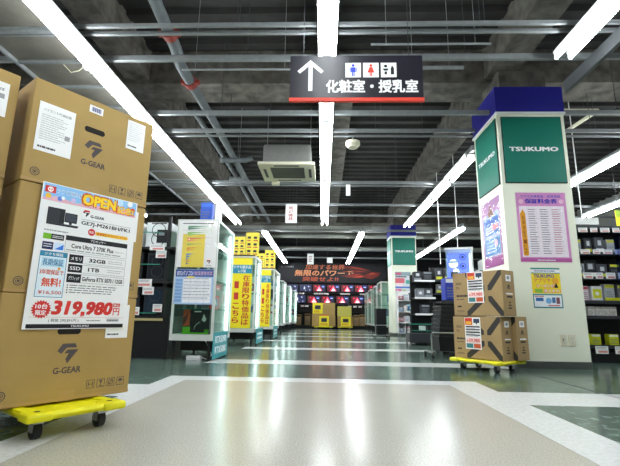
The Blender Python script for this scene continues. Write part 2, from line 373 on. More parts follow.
# drain pipes
t = thing('drain_pipe', 'thick grey pipe with two red couplings bending along the ceiling', 'pipe', (-1.7, 4, 3.5))
MB().path([(.05, -2.5, .12), (.04, -.6, .05), (.03, -.15, .0)], .062, PIPE, 14).build('pipe_section', t)
MB().path([(.03, -.12, 0), (.02, .1, -.02), (-.02, .4, -.04), (-.03, .75, -.02)], .066, PIPE, 14).build('elbow', t)
MB().path([(-.03, .8, -.02), (-.02, 2.0, .0), (-.06, 8.9, .02)], .06, PIPE, 14).build('pipe_section', t)
for a in ((.03, -.13, 0), (-.03, .78, -.02)):
    q = MB().cyl((a[0], a[1]-.045, a[2]), (a[0], a[1]+.045, a[2]), .082, PIPERED, 16)
    q.box(a[0]-.115, a[0]-.07, a[1]-.03, a[1]+.03, a[2]-.025, a[2]+.025, PIPERED); q.box(a[0]+.07, a[0]+.115, a[1]-.03, a[1]+.03, a[2]-.025, a[2]+.025, PIPERED)
    q.build('red_coupling', t, 'red clamp coupling')
tag(MB().path([(-1.93, 5.6, 3.5), (-1.9, 8.5, 3.5), (-2.0, 12.3, 3.5)], .042, PIPE, 10).build('sprinkler_pipe'), 'slim grey pipe running beside the thick drain pipe', 'pipe')
t = thing('pipe_stub', 'short grey capped pipe crossing under the drain pipe near the air conditioner', 'pipe', (-1.55, 7.1, 3.33))
MB().path([(-.32, 0, 0), (.12, 0, 0), (.24, .0, .05)], .045, PIPE, 12).build('pipe', t); MB().cyl((0, 0, .045), (0, 0, 1.05), .004, GALV, 6).build('hanger_rod', t); MB().cyl((-.35, 0, 0), (-.31, 0, 0), .052, GALV, 12).build('end_cap', t)
t = thing('pipe_stub', 'small pale capped pipe end behind the longer pipe stub', 'pipe', (-1.85, 8.3, 3.38))
MB().path([(-.12, 0, 0), (.12, 0, .0)], .05, GALV, 12).build('pipe', t); MB().cyl((0, 0, .05), (0, 0, 1.0), .004, GALV, 6).build('hanger_rod', t); MB().cyl((-.15, 0, 0), (-.11, 0, 0), .056, GALV, 12).build('end_cap', t)
for yy, zz, r_, lab in ((15.7, 3.62, .09, 'pale wide pipe crossing the ceiling beyond the pale duct'), (16.2, 3.75, .12, 'widest pale pipe crossing the ceiling over the deep lights'), (18.2, 3.55, .08, 'pale pipe crossing the ceiling before the red streaked banner')):
    t = thing('crossing_pipe', lab, 'pipe', (0, yy, zz)); MB().cyl((-6, 0, 0), (7, 0, 0), r_, mat('pipe_pale', '#a2a39c', .5, .1, var=.12), 14).build('tube_run', t)
    for hx in (-4, -1.2, 1.6, 4.4): MB().cyl((hx, 0, r_), (hx, 0, 4.4-zz), .006, GALV, 6).build('hanger_rod', t)
# cassette air conditioner
t = thing('air_conditioner', 'cream cassette air conditioner hanging below the ceiling beside the middle lights', 'air conditioner', (-.655, 7.15, 3.1))
MB().bbox(-.42, .42, -.36, .36, .05, .42, mat('ac_body', '#8b8b88', .5, .2), .04).build('casing', t, 'grey metal casing')
b = MB(); 
for a in ((-.49, .49, -.46, -.30), (-.49, .49, .30, .46), (-.49, -.30, -.30, .30), (.30, .49, -.30, .30)): b.box(a[0], a[1], a[2], a[3], 0, .05, CREAM)
b.build('panel', t)
g = MB().box(-.3, .3, -.3, .3, .012, .05, C('#55564f'))
for k in range(9): g.box(-.29, .29, -.28+k*.065, -.262+k*.065, .004, .012, C('#7d7d73'))
g.build('intake_grille', t)
for sx, sy, w_, h_ in ((0, -.38, .44, .05), (0, .38, .44, .05), (-.4, 0, .05, .44), (.4, 0, .05, .44)):
    MB().box(sx-w_/2, sx+w_/2, sy-h_/2, sy+h_/2, -.004, .001, C('#4a4b47')).build('air_slot', t)
MB().box(-.36, -.22, -.02+.5, .1+.5, -.04, .04, CREAM).build('drain_box', t)
for sx in (-.4, .4): MB().cyl((sx, 0, .42), (sx, 0, 1.28), .006, GALV, 6).build('hanger_rod', t)
# smoke detector
t = thing('smoke_detector', 'small round cream smoke detector beside the middle light row', 'smoke detector', (.43, 5.93, 3.12))
MB().cyl((0, 0, .0), (0, 0, .05), .11, CREAM, 24).build('base', t); MB().cyl((0, 0, -.045), (0, 0, 0), .07, CREAM, 24, .105).build('sensor_head', t)
MB().cyl((0, 0, .05), (0, 0, .155), .012, GALV, 8).build('stem', t)
# hatch frame of cream conduit
t = thing('conduit_bend', 'cream angled conduit below the ceiling beyond the column header', 'conduit', (4.05, 6.1, 3.78))
MB().path([(-.5, 0, 0), (.22, 0, 0)], .03, CREAM, 8).path([(.22, 0, 0), (.14, .8, 0)], .03, CREAM, 8).build('conduit', t); MB().cyl((0, 0, .03), (0, 0, .62), .004, DARKG, 6).build('hanger_rod', t)
# hanging signs
t = thing('restroom_sign', 'dark hanging restroom sign with white arrow, pictograms and red lower edge', 'sign', (.263, 3.2, 2.32))
MB().box(-.562, .562, -.012, .012, .038, .43, mat('sign_navy', '#1b1a24', .35, var=.02)).build('panel', t)
MB().box(-.566, .566, -.014, .014, .006, .038, C('#d9402e')).build('red_edge', t, 'red lower edge')
a = MB()
a.shape([(-.405, .10), (-.37, .10), (-.37, .345), (-.405, .345)], -.0135, WHITE)
a.shape([(-.3875, .39), (-.5, .285), (-.478, .262), (-.3875, .345)], -.0137, WHITE); a.shape([(-.3875, .39), (-.3875, .345), (-.297, .262), (-.275, .285)], -.0137, WHITE)
a.build('arrow', t)
MB().txt('化粧室・授乳室', -.252, .515, .085, .20, -.0135, WHITE, .07).build('lettering', t)
for i, cx in enumerate((-.025, .125, .275)):
    q = MB().box(cx-.066, cx+.066, -.0145, -.0125, .225, .36, WHITE)
    y = -.016
    if i < 2:
        k = C('#2b3fc0') if i == 0 else C('#d8402e')
        q.disc(cx, .335, .013, y, k)
        if i == 0: q.rect(cx-.02, cx+.02, .272, .318, y, k); q.rect(cx-.012, cx-.002, .235, .272, y, k); q.rect(cx+.002, cx+.012, .235, .272, y, k); q.rect(cx-.03, cx-.023, .275, .316, y, k); q.rect(cx+.023, cx+.03, .275, .316, y, k)
        else: q.shape([(cx-.012, .32), (cx+.012, .32), (cx+.03, .268), (cx-.03, .268)], y, k); q.rect(cx-.011, cx-.002, .235, .268, y, k); q.rect(cx+.002, cx+.011, .235, .268, y, k)
    else:
        q.disc(cx-.025, .328, .014, y, BLACK); q.shape([(cx-.05, .305), (cx, .305), (cx-.01, .285), (cx-.04, .285)], y, BLACK); q.rect(cx-.035, cx-.015, .25, .278, y, BLACK); q.rect(cx+.018, cx+.045, .25, .315, y, BLACK); q.disc(cx+.031, .322, .008, y, BLACK)
    q.build('pictogram', t)
for sx in (-.45, .45): MB().cyl((sx, 0, .43), (sx, 0, 2.07), .0025, DARKG, 6).build('hanger_wire', t)
def hang_sign(x0, x1, y, z0, z1, lab, print_=None, up=4.40):
    t = thing('hanging_sign', lab, 'sign', ((x0+x1)/2, y, z0)); hw = (x1-x0)/2; h = z1-z0
    MB().box(-hw, hw, -.006, .006, 0, h, PAPER).build('panel', t)
    if print_ == 'v':
        MB().vtxt('周辺機器', -hw*.5, hw*.3, h*.12, h*.88, -.0075, C('#a02a2a'), .02).build('lettering', t)
    elif print_ == 'bars': MB().lines(-hw*.6, hw*.6, h*.2, h*.8, 4, -.0075, C('#9a6a6a'), seed=3).build('lettering', t)
    for s in (-1, 1): MB().cyl((s*hw*.8, 0, h), (s*hw*.8, 0, up-z0), .0025, DARKG, 6).build('hanger_wire', t)
    return t
hang_sign(-.86, -.605, 9.0, 2.6, 3.03, 'white hanging aisle sign with a column of dark red writing', 'v')
hang_sign(.45, .54, 8.2, 3.0, 3.24, 'very small plain white hanging tag behind the smoke detector')
hang_sign(-.57, -.345, 14.5, 2.36, 2.74, 'small white hanging sign with faint print in front of the red banner', 'bars')
hang_sign(.125, .32, 14.6, 2.43, 2.62, 'small blank white hanging sign in front of the red banner')

# ------------------------------------------------------------------ cartons with the white price poster
TH = 55.0; ca, sa = math.cos(math.radians(TH)), math.sin(math.radians(TH))
def onbox(s, n, z): return (-1.081+s*ca+n*sa, 2.400+s*sa-n*ca, z)     # s along the printed face, n out of it
def gmark(b, cx, cz, w, y, m):     # two-piece angular mark
    k = w
    b.shape([(cx-.5*k, cz+.12*k), (cx-.28*k, cz+.47*k), (cx+.32*k, cz+.47*k), (cx+.42*k, cz+.27*k), (cx-.08*k, cz+.27*k), (cx-.3*k, cz-.02*k)], y, m)
    b.shape([(cx-.16*k, cz+.0*k), (cx-.02*k, cz+.17*k), (cx+.5*k, cz+.17*k), (cx+.02*k, cz-.5*k), (cx-.08*k, cz-.28*k), (cx+.06*k, cz+.0*k)], y, m)
def careicons(b, x0, z0, sz, y, m):
    for k in range(4):
        x = x0+k*sz*1.28; b.frame(x, x+sz, z0, z0+sz, sz*.07, y, m)
        if k == 0: b.rect(x+.2*sz, x+.3*sz, z0+.2*sz, z0+.8*sz, y, m); b.rect(x+.7*sz, x+.8*sz, z0+.2*sz, z0+.8*sz, y, m); b.rect(x+.3*sz, x+.7*sz, z0+.45*sz, z0+.53*sz, y, m)
        elif k == 1: b.shape([(x+.28*sz, z0+.85*sz), (x+.72*sz, z0+.85*sz), (x+.55*sz, z0+.5*sz), (x+.45*sz, z0+.5*sz)], y, m); b.rect(x+.46*sz, x+.54*sz, z0+.2*sz, z0+.5*sz, y, m); b.rect(x+.3*sz, x+.7*sz, z0+.14*sz, z0+.22*sz, y, m)
        elif k == 2: b.ring(x+.5*sz, z0+.5*sz, .34*sz, .09*sz, y, m, 14); b.shape([(x+.2*sz, z0+.2*sz), (x+.28*sz, z0+.14*sz), (x+.8*sz, z0+.8*sz), (x+.72*sz, z0+.86*sz)], y-.0002, m)
        else: b.shape([(x+.14*sz, z0+.5*sz), (x+.3*sz, z0+.76*sz), (x+.5*sz, z0+.84*sz), (x+.7*sz, z0+.76*sz), (x+.86*sz, z0+.5*sz)], y, m); b.rect(x+.47*sz, x+.54*sz, z0+.16*sz, z0+.5*sz, y, m)
def pc_carton(loc, lab, W=.665, D=.32, H=None, sheets=(), logo=True, bar=None):
    H = HS[loc[2]] if loc[2] in HS else min(HS.items(), key=lambda k: abs(k[0]-loc[2]))[1]
    t = thing('computer_carton', lab, 'carton', loc, TH)
    b = MB().bbox(0, W, 0, D, 0, H, CARD, .006, 2)
    y = -.0008
    b.box(W/2-.03, W/2+.02+.02, -.0004, D, H-.0005, H+.0004, TAPE)
    if logo:
        hx = .315; b.bbox(hx-.047, hx+.047, -.0006, .01, H-.177-.016, H-.177+.016, mat('hole_dark', '#1b1511', .9), .0004, 1)
        b.disc(hx-.04, H-.177, .016, y, MATS['hole_dark']); b.disc(hx+.04, H-.177, .016, y, MATS['hole_dark'])
        gmark(b, .32, H-.285, .10, y, CARDINK)
        b.txt('G-GEAR', .262, .392, H-.381, H-.352, y, CARDINK, .06)
        careicons(b, .43, .045, .042, y, CARDINK)
        b.ring(.055, .055, .022, .004, y, CARDINK); b.ring(.055, .055, .013, .003, y, CARDINK); b.disc(.055, .055, .006, y, CARDINK)
    b.rect(.0, W, 0.004, .018, y+.0003, TAPE); b.rect(.3, .375, 0.0, .05, y+.0001, TAPE)
    b.build('carton_body', t)
    for i, (x0, x1, z0, z1, kind) in enumerate(sheets):
        q = MB().box(x0, x1, -.0022, -.0004, z0, z1, PAPER)
        if kind == 'doc':
            q.txt('ハイエンドPC保証書', x0+(x1-x0)*.12, x1-.02, z1-.045, z1-.03, -.003, INK, .0); q.lines(x0+.015, x1-.03, z0+.06, z1-.06, 12, -.003, GREYTXT, .22, 5+i); q.rect(x1-.04, x1-.015, z0+.09, z0+.115, -.003, GREYTXT); q.lines(x0+.015, x1-.06, z0+.01, z0+.035, 1, -.003, INK, .4, 9)
        else:
            q.lines(x0+.01, x1-.012, z0+.05, z1-.01, 9, -.003, C('#c2c4c8'), .25, 3+i); q.lines(x0+.01, x1-.02, z0+.01, z0+.03, 1, -.003, INK, .4, 2)
        q.build('packing_sheet', t, 'white printed sheet')
    if bar:
        x0, x1, z0, z1 = bar; q = MB().box(x0, x1, -.0018, -.0004, z0, z1, PAPER)
        for k in range(14):
            xx = x0+.012+k*(x1-x0-.024)/14; q.rect(xx, xx+.0022+.0016*(k % 3), z0+.008, z1-.008, -.0024, C('#6f7396'))
        q.build('barcode_sticker', t, 'white barcode sticker')
    return t
W_ = .665
z1 = .125; z2 = z1+.515; z3 = z2+.540
HS = {z1: .513, z2: .538, z3: .542}
def sb(s): return s+W_
pc_carton(onbox(-W_, 0, z1), 'brown computer carton on yellow dolly, lowest of the stack carrying the price poster', sheets=[(sb(-.165), sb(-.04), .295, .475, 'lab')])
pc_carton(onbox(-W_+.004, -.004, z2), 'brown computer carton mostly covered by the big white price poster', sheets=[(sb(-.17), sb(-.045), .325, .505, 'lab')])
pc_carton(onbox(-W_, .002, z3), 'brown computer carton above the price poster with two white sheets and barcode', sheets=[(sb(-.632), sb(-.458), .165, .425, 'doc'), (sb(-.168), sb(-.055), .333, .512, 'lab')], bar=(sb(-.393), sb(-.318), .468, .51))
for k, (zz, lab) in enumerate(((z1, 'lowest brown carton of the stack cut by the photo edge beside the price poster'), (z2, 'middle brown carton of the stack cut by the photo edge'), (z3, 'topmost brown carton with a white sheet in the stack cut by the photo edge'))):
    pc_carton(onbox(-2*W_-.045, -.06, zz), lab, sheets=[(W_-.17, W_-.05, .31, .49, 'lab')] if k != 2 else [(W_-.19, W_-.04, .30, .475, 'doc')])
def dolly(loc, rotz, lab, L=.48, D=.74, inset=.10):
    t = thing('platform_dolly', lab, 'dolly', loc, rotz)
    b = MB().bbox(-L/2, L/2, -D/2, D/2, .094, .115, YPL, .009, 3)
    for sx in (-1, 1):
        for sy in (-1, 1): b.bbox(sx*(L/2-.045)-.055, sx*(L/2-.045)+.055, sy*(D/2-.045)-.055, sy*(D/2-.045)+.055, .086, .1235, YPL, .012, 2)
    b.bbox(-L/2+.06, L/2-.06, -D/2+.005, -D/2+.06, .088, .1225, YPL, .008, 2); b.bbox(-L/2+.06, L/2-.06, D/2-.06, D/2-.005, .088, .1225, YPL, .008, 2)
    b.bbox(-L/2+.005, -L/2+.06, -D/2+.06, D/2-.06, .088, .1225, YPL, .008, 2); b.bbox(L/2-.06, L/2-.005, -D/2+.06, D/2-.06, .088, .1225, YPL, .008, 2)
    for k in range(-1, 2): b.rect(k*.045-.006, k*.045+.006, .102, .108, -D/2+.0045, C('#a9a300'))
    b.build('deck', t)
    for sx in (-1, 1):
        for sy in (-1, 1):
            q = MB().box(sx*(L/2-inset)-.022, sx*(L/2-inset)+.022, sy*(D/2-.095)-.03, sy*(D/2-.095)+.03, .066, .09, STEEL)
            for e in (-1, 1): q.box(sx*(L/2-inset)+e*.019-.0015, sx*(L/2-inset)+e*.019+.0015, sy*(D/2-.095)-.022, sy*(D/2-.095)+.022, .03, .07, STEEL)
            c_ = q.build('caster_fork', t)
            x = sx*(L/2-inset); y = sy*(D/2-.095)
            wq = MB().cyl((x-.0155, y, .0375), (x+.0155, y, .0375), .0375, RUB, 20).cyl((x-.017, y, .0375), (x+.017, y, .0375), .016, DKPL, 14); wq.build('wheel', c_, 'black rubber wheel')
        b = MB().disc(0, 0, .001, 0, RUB)
    for sx in (-1, 1):
        for sy in (-1, 1): MB().cyl((sx*(L/2-.05), sy*(D/2-.05), .123), (sx*(L/2-.05), sy*(D/2-.05), .1245), .013, DKPL, 12).build('deck_plug', t)
    return t
dolly(onbox(-.344, -.175, 0), TH, 'yellow plastic dolly under the cartons with the price poster', .425, .74, .07)
dolly(onbox(-1.06, -.52, 0), TH, 'yellow plastic dolly under the stack cut by the photo edge')

# price poster
t = thing('price_poster', 'large white sale poster priced in red taped across the brown cartons', 'poster', onbox(-.567, .0075, .472), TH)
PW, PH = .507, .722
MB().box(0, PW, -.002, 0, 0, PH, PAPER).rect(.014, .491, .004, .024, -.0026, BLACK).txt('TSUKUMO', .215, .305, .009, .019, -.003, WHITE, .03).build('sheet', t)
y = -.0026
b = MB(); b.rect(.006, .5, .632, .718, y, C('#8cc3ee')); b.shape([(.006, .632), (.5, .632), (.5, .645), (.42, .668), (.34, .648), (.25, .662), (.16, .642), (.08, .66), (.006, .645)], y-.0002, C('#e9b6c4'))
b.rect(.012, .062, .672, .706, y-.0004, RED); b.ring(.037, .689, .013, .005, y-.0006, WHITE); b.rect(.034, .04, .68, .7, y-.0006, WHITE)
b.txt('ツクモ博多店', .068, .192, .677, .700, y-.0004, WHITE, .06); b.txt('ツクモ博多店', .070, .190, .679, .698, y-.0006, C('#2d7fc4'), .0)
for i, (cx, cz, r, col) in enumerate(((.03, .655, .013, '#f0c030'), (.085, .65, .012, '#5a7fd8'), (.10, .656, .009, '#ffffff'), (.15, .655, .012, '#d9bfe8'), (.44, .655, .016, '#f2a7a0'), (.48, .672, .013, '#e84030'), (.40, .70, .02, '#bfe0f8'), (.46, .704, .016, '#ffffff'))): b.disc(cx, cz, r, y-.0005-.0001*i, C(col), 14)
b.txt('OPEN', .193, .38, .645, .708, y-.0015, C('#d86a10'), .17); b.txt('OPEN', .199, .375, .65, .703, y-.0018, C('#ffd81a'), .09)
b.txt('記念!', .384, .488, .637, .684, y-.0015, C('#e05a20'), .06); b.txt('記念!', .389, .484, .641, .68, y-.0018, C('#ffe040'), .05)
b.build('opening_banner', t, 'blue and pink opening banner strip')
b = MB(); b.rect(.037, .119, .512, .6, y, C('#2a2b30')); b.shape([(.037, .6), (.119, .6), (.119, .512), (.095, .512), (.095, .592)], y-.0002, C('#17181b')); b.rect(.12, .181, .535, .585, y, C('#1d1e24')); b.rect(.125, .176, .541, .58, y-.0002, C('#3a3f4a')); b.rect(.143, .157, .525, .535, y, C('#1d1e24')); b.shape([(.112, .512), (.186, .512), (.192, .524), (.12, .524)], y-.0003, C('#26272c')); b.disc(.108, .52, .006, y-.0004, C('#3d3e44'))
b.lines(.033, .155, .478, .488, 1, y, GREYTXT, .6, 4); b.build('product_picture', t, 'black desktop computer picture')
b = MB(); gmark(b, .223, .6, .036, y, C('#2a2a2e')); b.shape([(.205, .606), (.213, .619), (.238, .619), (.242, .61), (.222, .61)], y-.0003, RED)
b.txt('G-GEAR', .247, .32, .583, .597, y, C('#222226'), .07); b.rect(.2, .478, .566, .5675, y, INK); b.txt('GE7J-M261BH/FK1', .204, .474, .533, .558, y, C('#222226'), .05)
b.disc(.262, .505, .019, y-.0002, RED); b.txt('限定', .25, .274, .498, .512, y-.0006, WHITE, .02)
b.shape([(.283, .492), (.463, .492), (.47, .5), (.463, .512), (.283, .512)], y, C('#f4c02a')); b.txt('数量限定スペシャルモデル', .292, .458, .496, .508, y-.0004, C('#c02a1a'), .02)
b.build('model_name', t)
b = MB(); b.rect(.033, .129, .438, .466, y, C('#1d1f1c')); b.rect(.033, .07, .438, .466, y-.0002, C('#74b71b')); b.lines(.075, .125, .444, .46, 2, y-.0002, WHITE, .4, 3, .1)
b.rect(.034, .084, .386, .424, y, C('#1f2c5c')); b.lines(.04, .078, .395, .418, 2, y-.0002, WHITE, .35, 8, .1); b.rect(.088, .134, .386, .424, y, C('#d8e8fa')); b.shape([(.092, .39), (.132, .39), (.132, .418)], y-.0002, C('#3b7fe0')); b.build('badge_block', t)
b = MB(); b.rect(.138, .47, .446, .47, y, BLACK); b.txt('プロセッサー', .262, .345, .451, .465, y-.0003, WHITE, .02); b.frame(.138, .47, .385, .446, .0012, y, INK); b.txt('Core Ultra 7 270K Plus', .17, .392, .408, .43, y, C('#222226'), .05); b.txt('プロセッサー', .398, .455, .41, .42, y, INK); b.lines(.145, .46, .39, .402, 1, y, GREYTXT, .4, 6, .1)
for (za, zb, l, v, xa, xb) in ((.333, .375, 'メモリ', '32GB', .268, .355), (.284, .326, 'SSD', '1TB', .268, .325), (.232, .276, 'グラフィック', 'GeForce RTX 5070 / 12GB', .242, .462)):
    b.rect(.166, .236, za, zb, y, BLACK); b.txt(l, .175, .227, za+.012, zb-.012, y-.0003, WHITE, .03); b.frame(.166, .47, za, zb, .0012, y, INK); b.txt(v, xa, xb, za+.011, zb-.012, y, C('#222226'), .06)
    if len(v) < 6: b.lines(.37, .46, za+.01, zb-.01, 2, y, GREYTXT, .25, int(za*1000), .2)
for k in range(4): b.rect(.172, .178, .214-k*.012, .22-k*.012, y, BLACK)
b.lines(.185, .47, .176, .224, 4, y, C('#77777a'), .35, 12, .25); b.build('specification_table', t)
b = MB(); b.frame(.03, .157, .152, .375, .003, y-.0002, C('#3b8db0')); b.rect(.033, .154, .155, .372, y, C('#e4f1f6')); b.rect(.03, .157, .352, .378, y-.0003, C('#2f88ae')); b.txt('ツクモ保証', .05, .137, .357, .372, y-.0006, WHITE, .03)
b.rect(.042, .146, .302, .346, y-.0003, C('#bfe0ee')); b.txt('長期保証', .047, .141, .308, .34, y-.0006, C('#2474a4'), .03); b.txt('3年間保証で', .04, .148, .263, .287, y-.0003, C('#d6452a'), .04); b.txt('無料!', .055, .14, .205, .247, y-.0003, C('#e0502a'), .06); b.txt('¥16,500', .045, .15, .165, .185, y-.0003, C('#c83c3a'), .02); b.disc(.125, .295, .007, y-.0006, C('#f0b050'))
b.build('warranty_panel', t, 'light blue warranty offer panel')
b = MB(); pts = []
for k in range(40):
    a = 2*math.pi*k/40; r = .045 if k % 2 else .037; pts.append((.07+r*math.cos(a), .094+r*math.sin(a)))
b.shape(pts, y, RED); b.txt('10台', .044, .096, .096, .12, y-.0003, WHITE, .05); b.txt('限定', .047, .093, .066, .09, y-.0003, WHITE, .05); b.build('limited_seal', t, 'red starburst seal')
b = MB(); b.txt('319,980', .118, .412, .062, .136, y, RED, .1, skew=.15); b.rect(.424, .463, .114, .134, y, RED); b.txt('税込', .428, .459, .117, .131, y-.0003, WHITE, .02); b.txt('円', .427, .462, .07, .108, y, RED, .04); b.rect(.02, .49, .056, .0572, y, C('#d08070'))
b.txt('( 税抜 290,891円 )', .108, .25, .032, .05, y, INK, .01); b.lines(.29, .37, .036, .046, 1, y, GREYTXT, .6, 2, .1); b.rect(.395, .465, .034, .052, y, C('#c9cacc')); b.lines(.4, .46, .038, .048, 1, y-.0003, INK, .5, 3, .1); b.build('price_lettering', t, 'red price lettering')

# ------------------------------------------------------------------ cartons with black cross on dolly beside the column
TB = math.degrees(math.atan2(-.8137, .5812))      # face points to the aisle and camera
vb = Vector((.5812, -.8137)); nb = Vector((-.8137, -.5812))     # along the face (away from the deep end), out of the face
def onx(s, n, z): return (1.845+vb.x*s+nb.x*n, 4.58+vb.y*s+nb.y*n, z)
def xcarton(loc, lab, W, D, H, poster=False):
    t = thing('cross_print_carton', lab, 'carton', loc, TB)
    b = MB().bbox(0, W, 0, D, 0, H, CARD2, .005, 2); y = -.0008; K = mat('card_black_print', '#2e2a26', .7)
    cx = W*.69; r = W-cx; g = .02; wd = .055
    if not poster == 'plain':
        for sx in (-1, 1):
            for sz in (-1, 1):
                cz = H/2; X = lambda a: cx+sx*a; Z = lambda a: cz+sz*a
                rx = r-.004 if sx > 0 else r+.06
                b.shape([(X(g), Z(g+.012)), (X(g+wd*.75), Z(g+.012)), (X(rx), Z(H/2-.05)), (X(rx), Z(H/2-.003)), (X(rx-.035), Z(H/2-.003)), (X(g), Z(g+.012+wd*.9))], y, K)
        b.lines(W*.07, W*.2, H*.72, H*.78, 2, y, K, .5, 3); b.lines(W*.07, W*.15, H*.62, H*.68, 2, y, K, .4, 5); b.lines(W*.07, W*.34, H*.42, H*.5, 1, y, K, .6, 8, .05); b.lines(W*.07, W*.3, H*.36, H*.40, 1, y, K, .4, 2); b.rect(W*.08, W*.17, H*.2, H*.235, y, K); b.lines(W*.07, W*.24, H*.08, H*.13, 2, y, K, .35, 7)
    # end face print
    e = W+.0008
    def ef(u0, u1, v0, v1, m):
        b.add([(e, u0*D, v0*H), (e, u1*D, v0*H), (e, u1*D, v1*H), (e, u0*D, v1*H)], [(0,1,2,3)], m)
    ef(.3, .72, .76, .9, PAPER); ef(.4, .62, .8, .87, INK); ef(.25, .8, .47, .5, PAPER); ef(.3, .75, .4, .44, K)
    for k in range(3): ef(.36+.04*k, .66-.04*k, .16+.06*k, .19+.06*k, K)
    ef(.35, .65, .6, .62, K); ef(.42, .58, .63, .68, K)
    b.box(W*.5-.03, W*.5+.03, -.0004, D+.0004, H-.0004, H+.0004, TAPE)
    b.build('carton_body', t); return t
def small_price(loc, lab):
    t = thing('price_sheet', lab, 'price sheet', loc, TB); y = -.0026
    b = MB().box(0, .2, -.002, 0, 0, .345, PAPER); b.rect(.005, .1, .26, .34, y, C('#e0702a')); b.rect(.01, .095, .305, .335, y-.0002, C('#d23a2a')); b.rect(.02, .085, .27, .3, y-.0003, C('#f2b63a'))
    b.rect(.115, .19, .285, .33, y, C('#2a2c34')); b.rect(.122, .183, .292, .323, y-.0002, C('#31405e')); b.rect(.145, .16, .27, .285, y, C('#2a2c34'))
    b.build('sheet', t)
    q = MB()
    for k in range(4): q.rect(.01, .19, .235-k*.03, .25-k*.03, y, BLACK if k % 2 == 0 else C('#55565c')); q.lines(.02, .18, .222-k*.03, .232-k*.03, 1, y, GREYTXT, .6, k)
    q.build('specification_table', t)
    MB().rect(.01, .19, .065, .125, y, C('#f6d3d0')).txt('39,980', .045, .185, .072, .112, y-.0004, RED, .04).txt('¥', .016, .036, .075, .1, y-.0004, RED, .03).build('price_lettering', t)
    MB().rect(.01, .095, .012, .06, y, C('#3a7d80')).rect(.105, .19, .012, .06, y, C('#cf5a32')).build('footer_blocks', t); return t
xcarton(onx(-.545, 0, .125), 'brown carton with black cross print, lowest front carton on the dolly by the column', .6, .2, .455)
xcarton(onx(-.50, -.205, .125), 'plain-looking brown carton behind the lowest cross carton, touching the column side', .6, .22, .46)
xcarton(onx(-.52, .0, .588), 'brown carton with black cross print on top of the dolly stack by the column', .625, .23, .49)
small_price(onx(-.32, .0035, .732), 'white price sheet with red price on the upper cross carton')
small_price(onx(-.385, .0035, .226), 'white price sheet with red price on the lower cross carton')
dolly(onx(-.235, -.145, 0), TB, 'yellow plastic dolly under the cross cartons by the column', .61, .47)

# ------------------------------------------------------------------ posters and outlets on the column
t = thing('warranty_poster', 'large pink price table poster in clear film on the column front', 'poster', (2.4, 5.079, 1.245)); y = -.0026
b = MB().box(0, .61, -.002, 0, 0, .875, C('#e096d0')); b.rect(.03, .58, .06, .70, y, C('#faf0f8')); b.rect(.0, .61, 0, .045, y, C('#c860ac'))
b.lines(.2, .42, .012, .032, 1, y-.0003, WHITE, .6, 4, .1)
b.build('sheet', t)
MB().txt('ツクモ交換保証・延長保証', .06, .55, .81, .845, y, C('#3a4fc0'), .03).txt('保証料金表', .11, .5, .735, .795, y, C('#2430b8'), .07).disc(.06, .76, .03, y, C('#f6c9e2')).disc(.555, .76, .03, y, C('#f6c9e2')).build('headline', t, 'blue headline lettering')
b = MB()
for c_ in range(3):
    x0 = .13+c_*.145; k = C('#77727c') if c_ < 2 else C('#c06a78')
    for r_ in range(20): b.rect(x0, x0+.115, .1+r_*.029, .112+r_*.029, y-.0004, C('#e6d6e4') if r_ % 2 else C('#f4eaf2')); b.lines(x0+.008, x0+.105, .1+r_*.029, .112+r_*.029, 1, y-.0006, k, .7, r_*7+c_, .3)
b.build('price_table', t)
MB().shape([(.035, .60), (.075, .66), (.1, .6), (.105, .09), (.09, .075), (.055, .075), (.042, .09)], y-.0004, C('#f0a818')).vtxt('長期保証サービス', .055, .09, .1, .58, y-.0008, C('#8a4a10'), .01).build('pencil_strip', t, 'orange pencil shaped strip')
MB().box(-.01, .62, -.006, -.0045, -.01, .885, FILM).build('film_sleeve', t, 'clear glossy film')
t = thing('service_poster', 'pink and blue poster in clear film on the aisle side of the column', 'poster', (2.249, 5.80, 1.23), -90)
b = MB().box(0, .6, -.002, 0, 0, .9, C('#b47fb0')); b.rect(.04, .56, .14, .72, y, C('#a9b6d6')); b.rect(0, .6, 0, .12, y, C('#a84e96')); b.build('sheet', t)
b = MB(); b.shape([(.2, .68), (.4, .68), (.3, .86)], y-.0002, C('#8a5a50')); b.rect(.06, .54, .43, .66, y-.0003, C('#4a7cc4')); b.rect(.06, .54, .16, .38, y-.0003, C('#5288c6')); b.txt('延長保証', .1, .5, .57, .64, y-.0006, C('#2a4fc0'), .04); b.lines(.1, .5, .45, .55, 3, y-.0006, WHITE, .5, 3); b.rect(.34, .52, .48, .56, y-.0007, C('#e08a9a')); b.lines(.1, .5, .18, .36, 4, y-.0006, C('#b4cce8'), .5, 6); b.disc(.42, .3, .05, y-.0007, C('#f0b0c0')); b.build('artwork', t)
MB().box(-.01, .61, -.006, -.0045, -.01, .91, FILM).build('film_sleeve', t, 'clear glossy film')
t = thing('membership_poster', 'small yellow and blue poster with teal header low on the column front', 'poster', (2.505, 5.079, .695))
b = MB().box(0, .34, -.002, 0, .02, .475, PAPER); b.rect(-.003, .343, .46, .478, y, C('#2f8f8a')); b.rect(0, .34, .41, .42, y, C('#2f8f8a')); b.lines(.04, .31, .43, .45, 1, y, C('#5a6fae'), .6, 3); b.build('sheet', t)
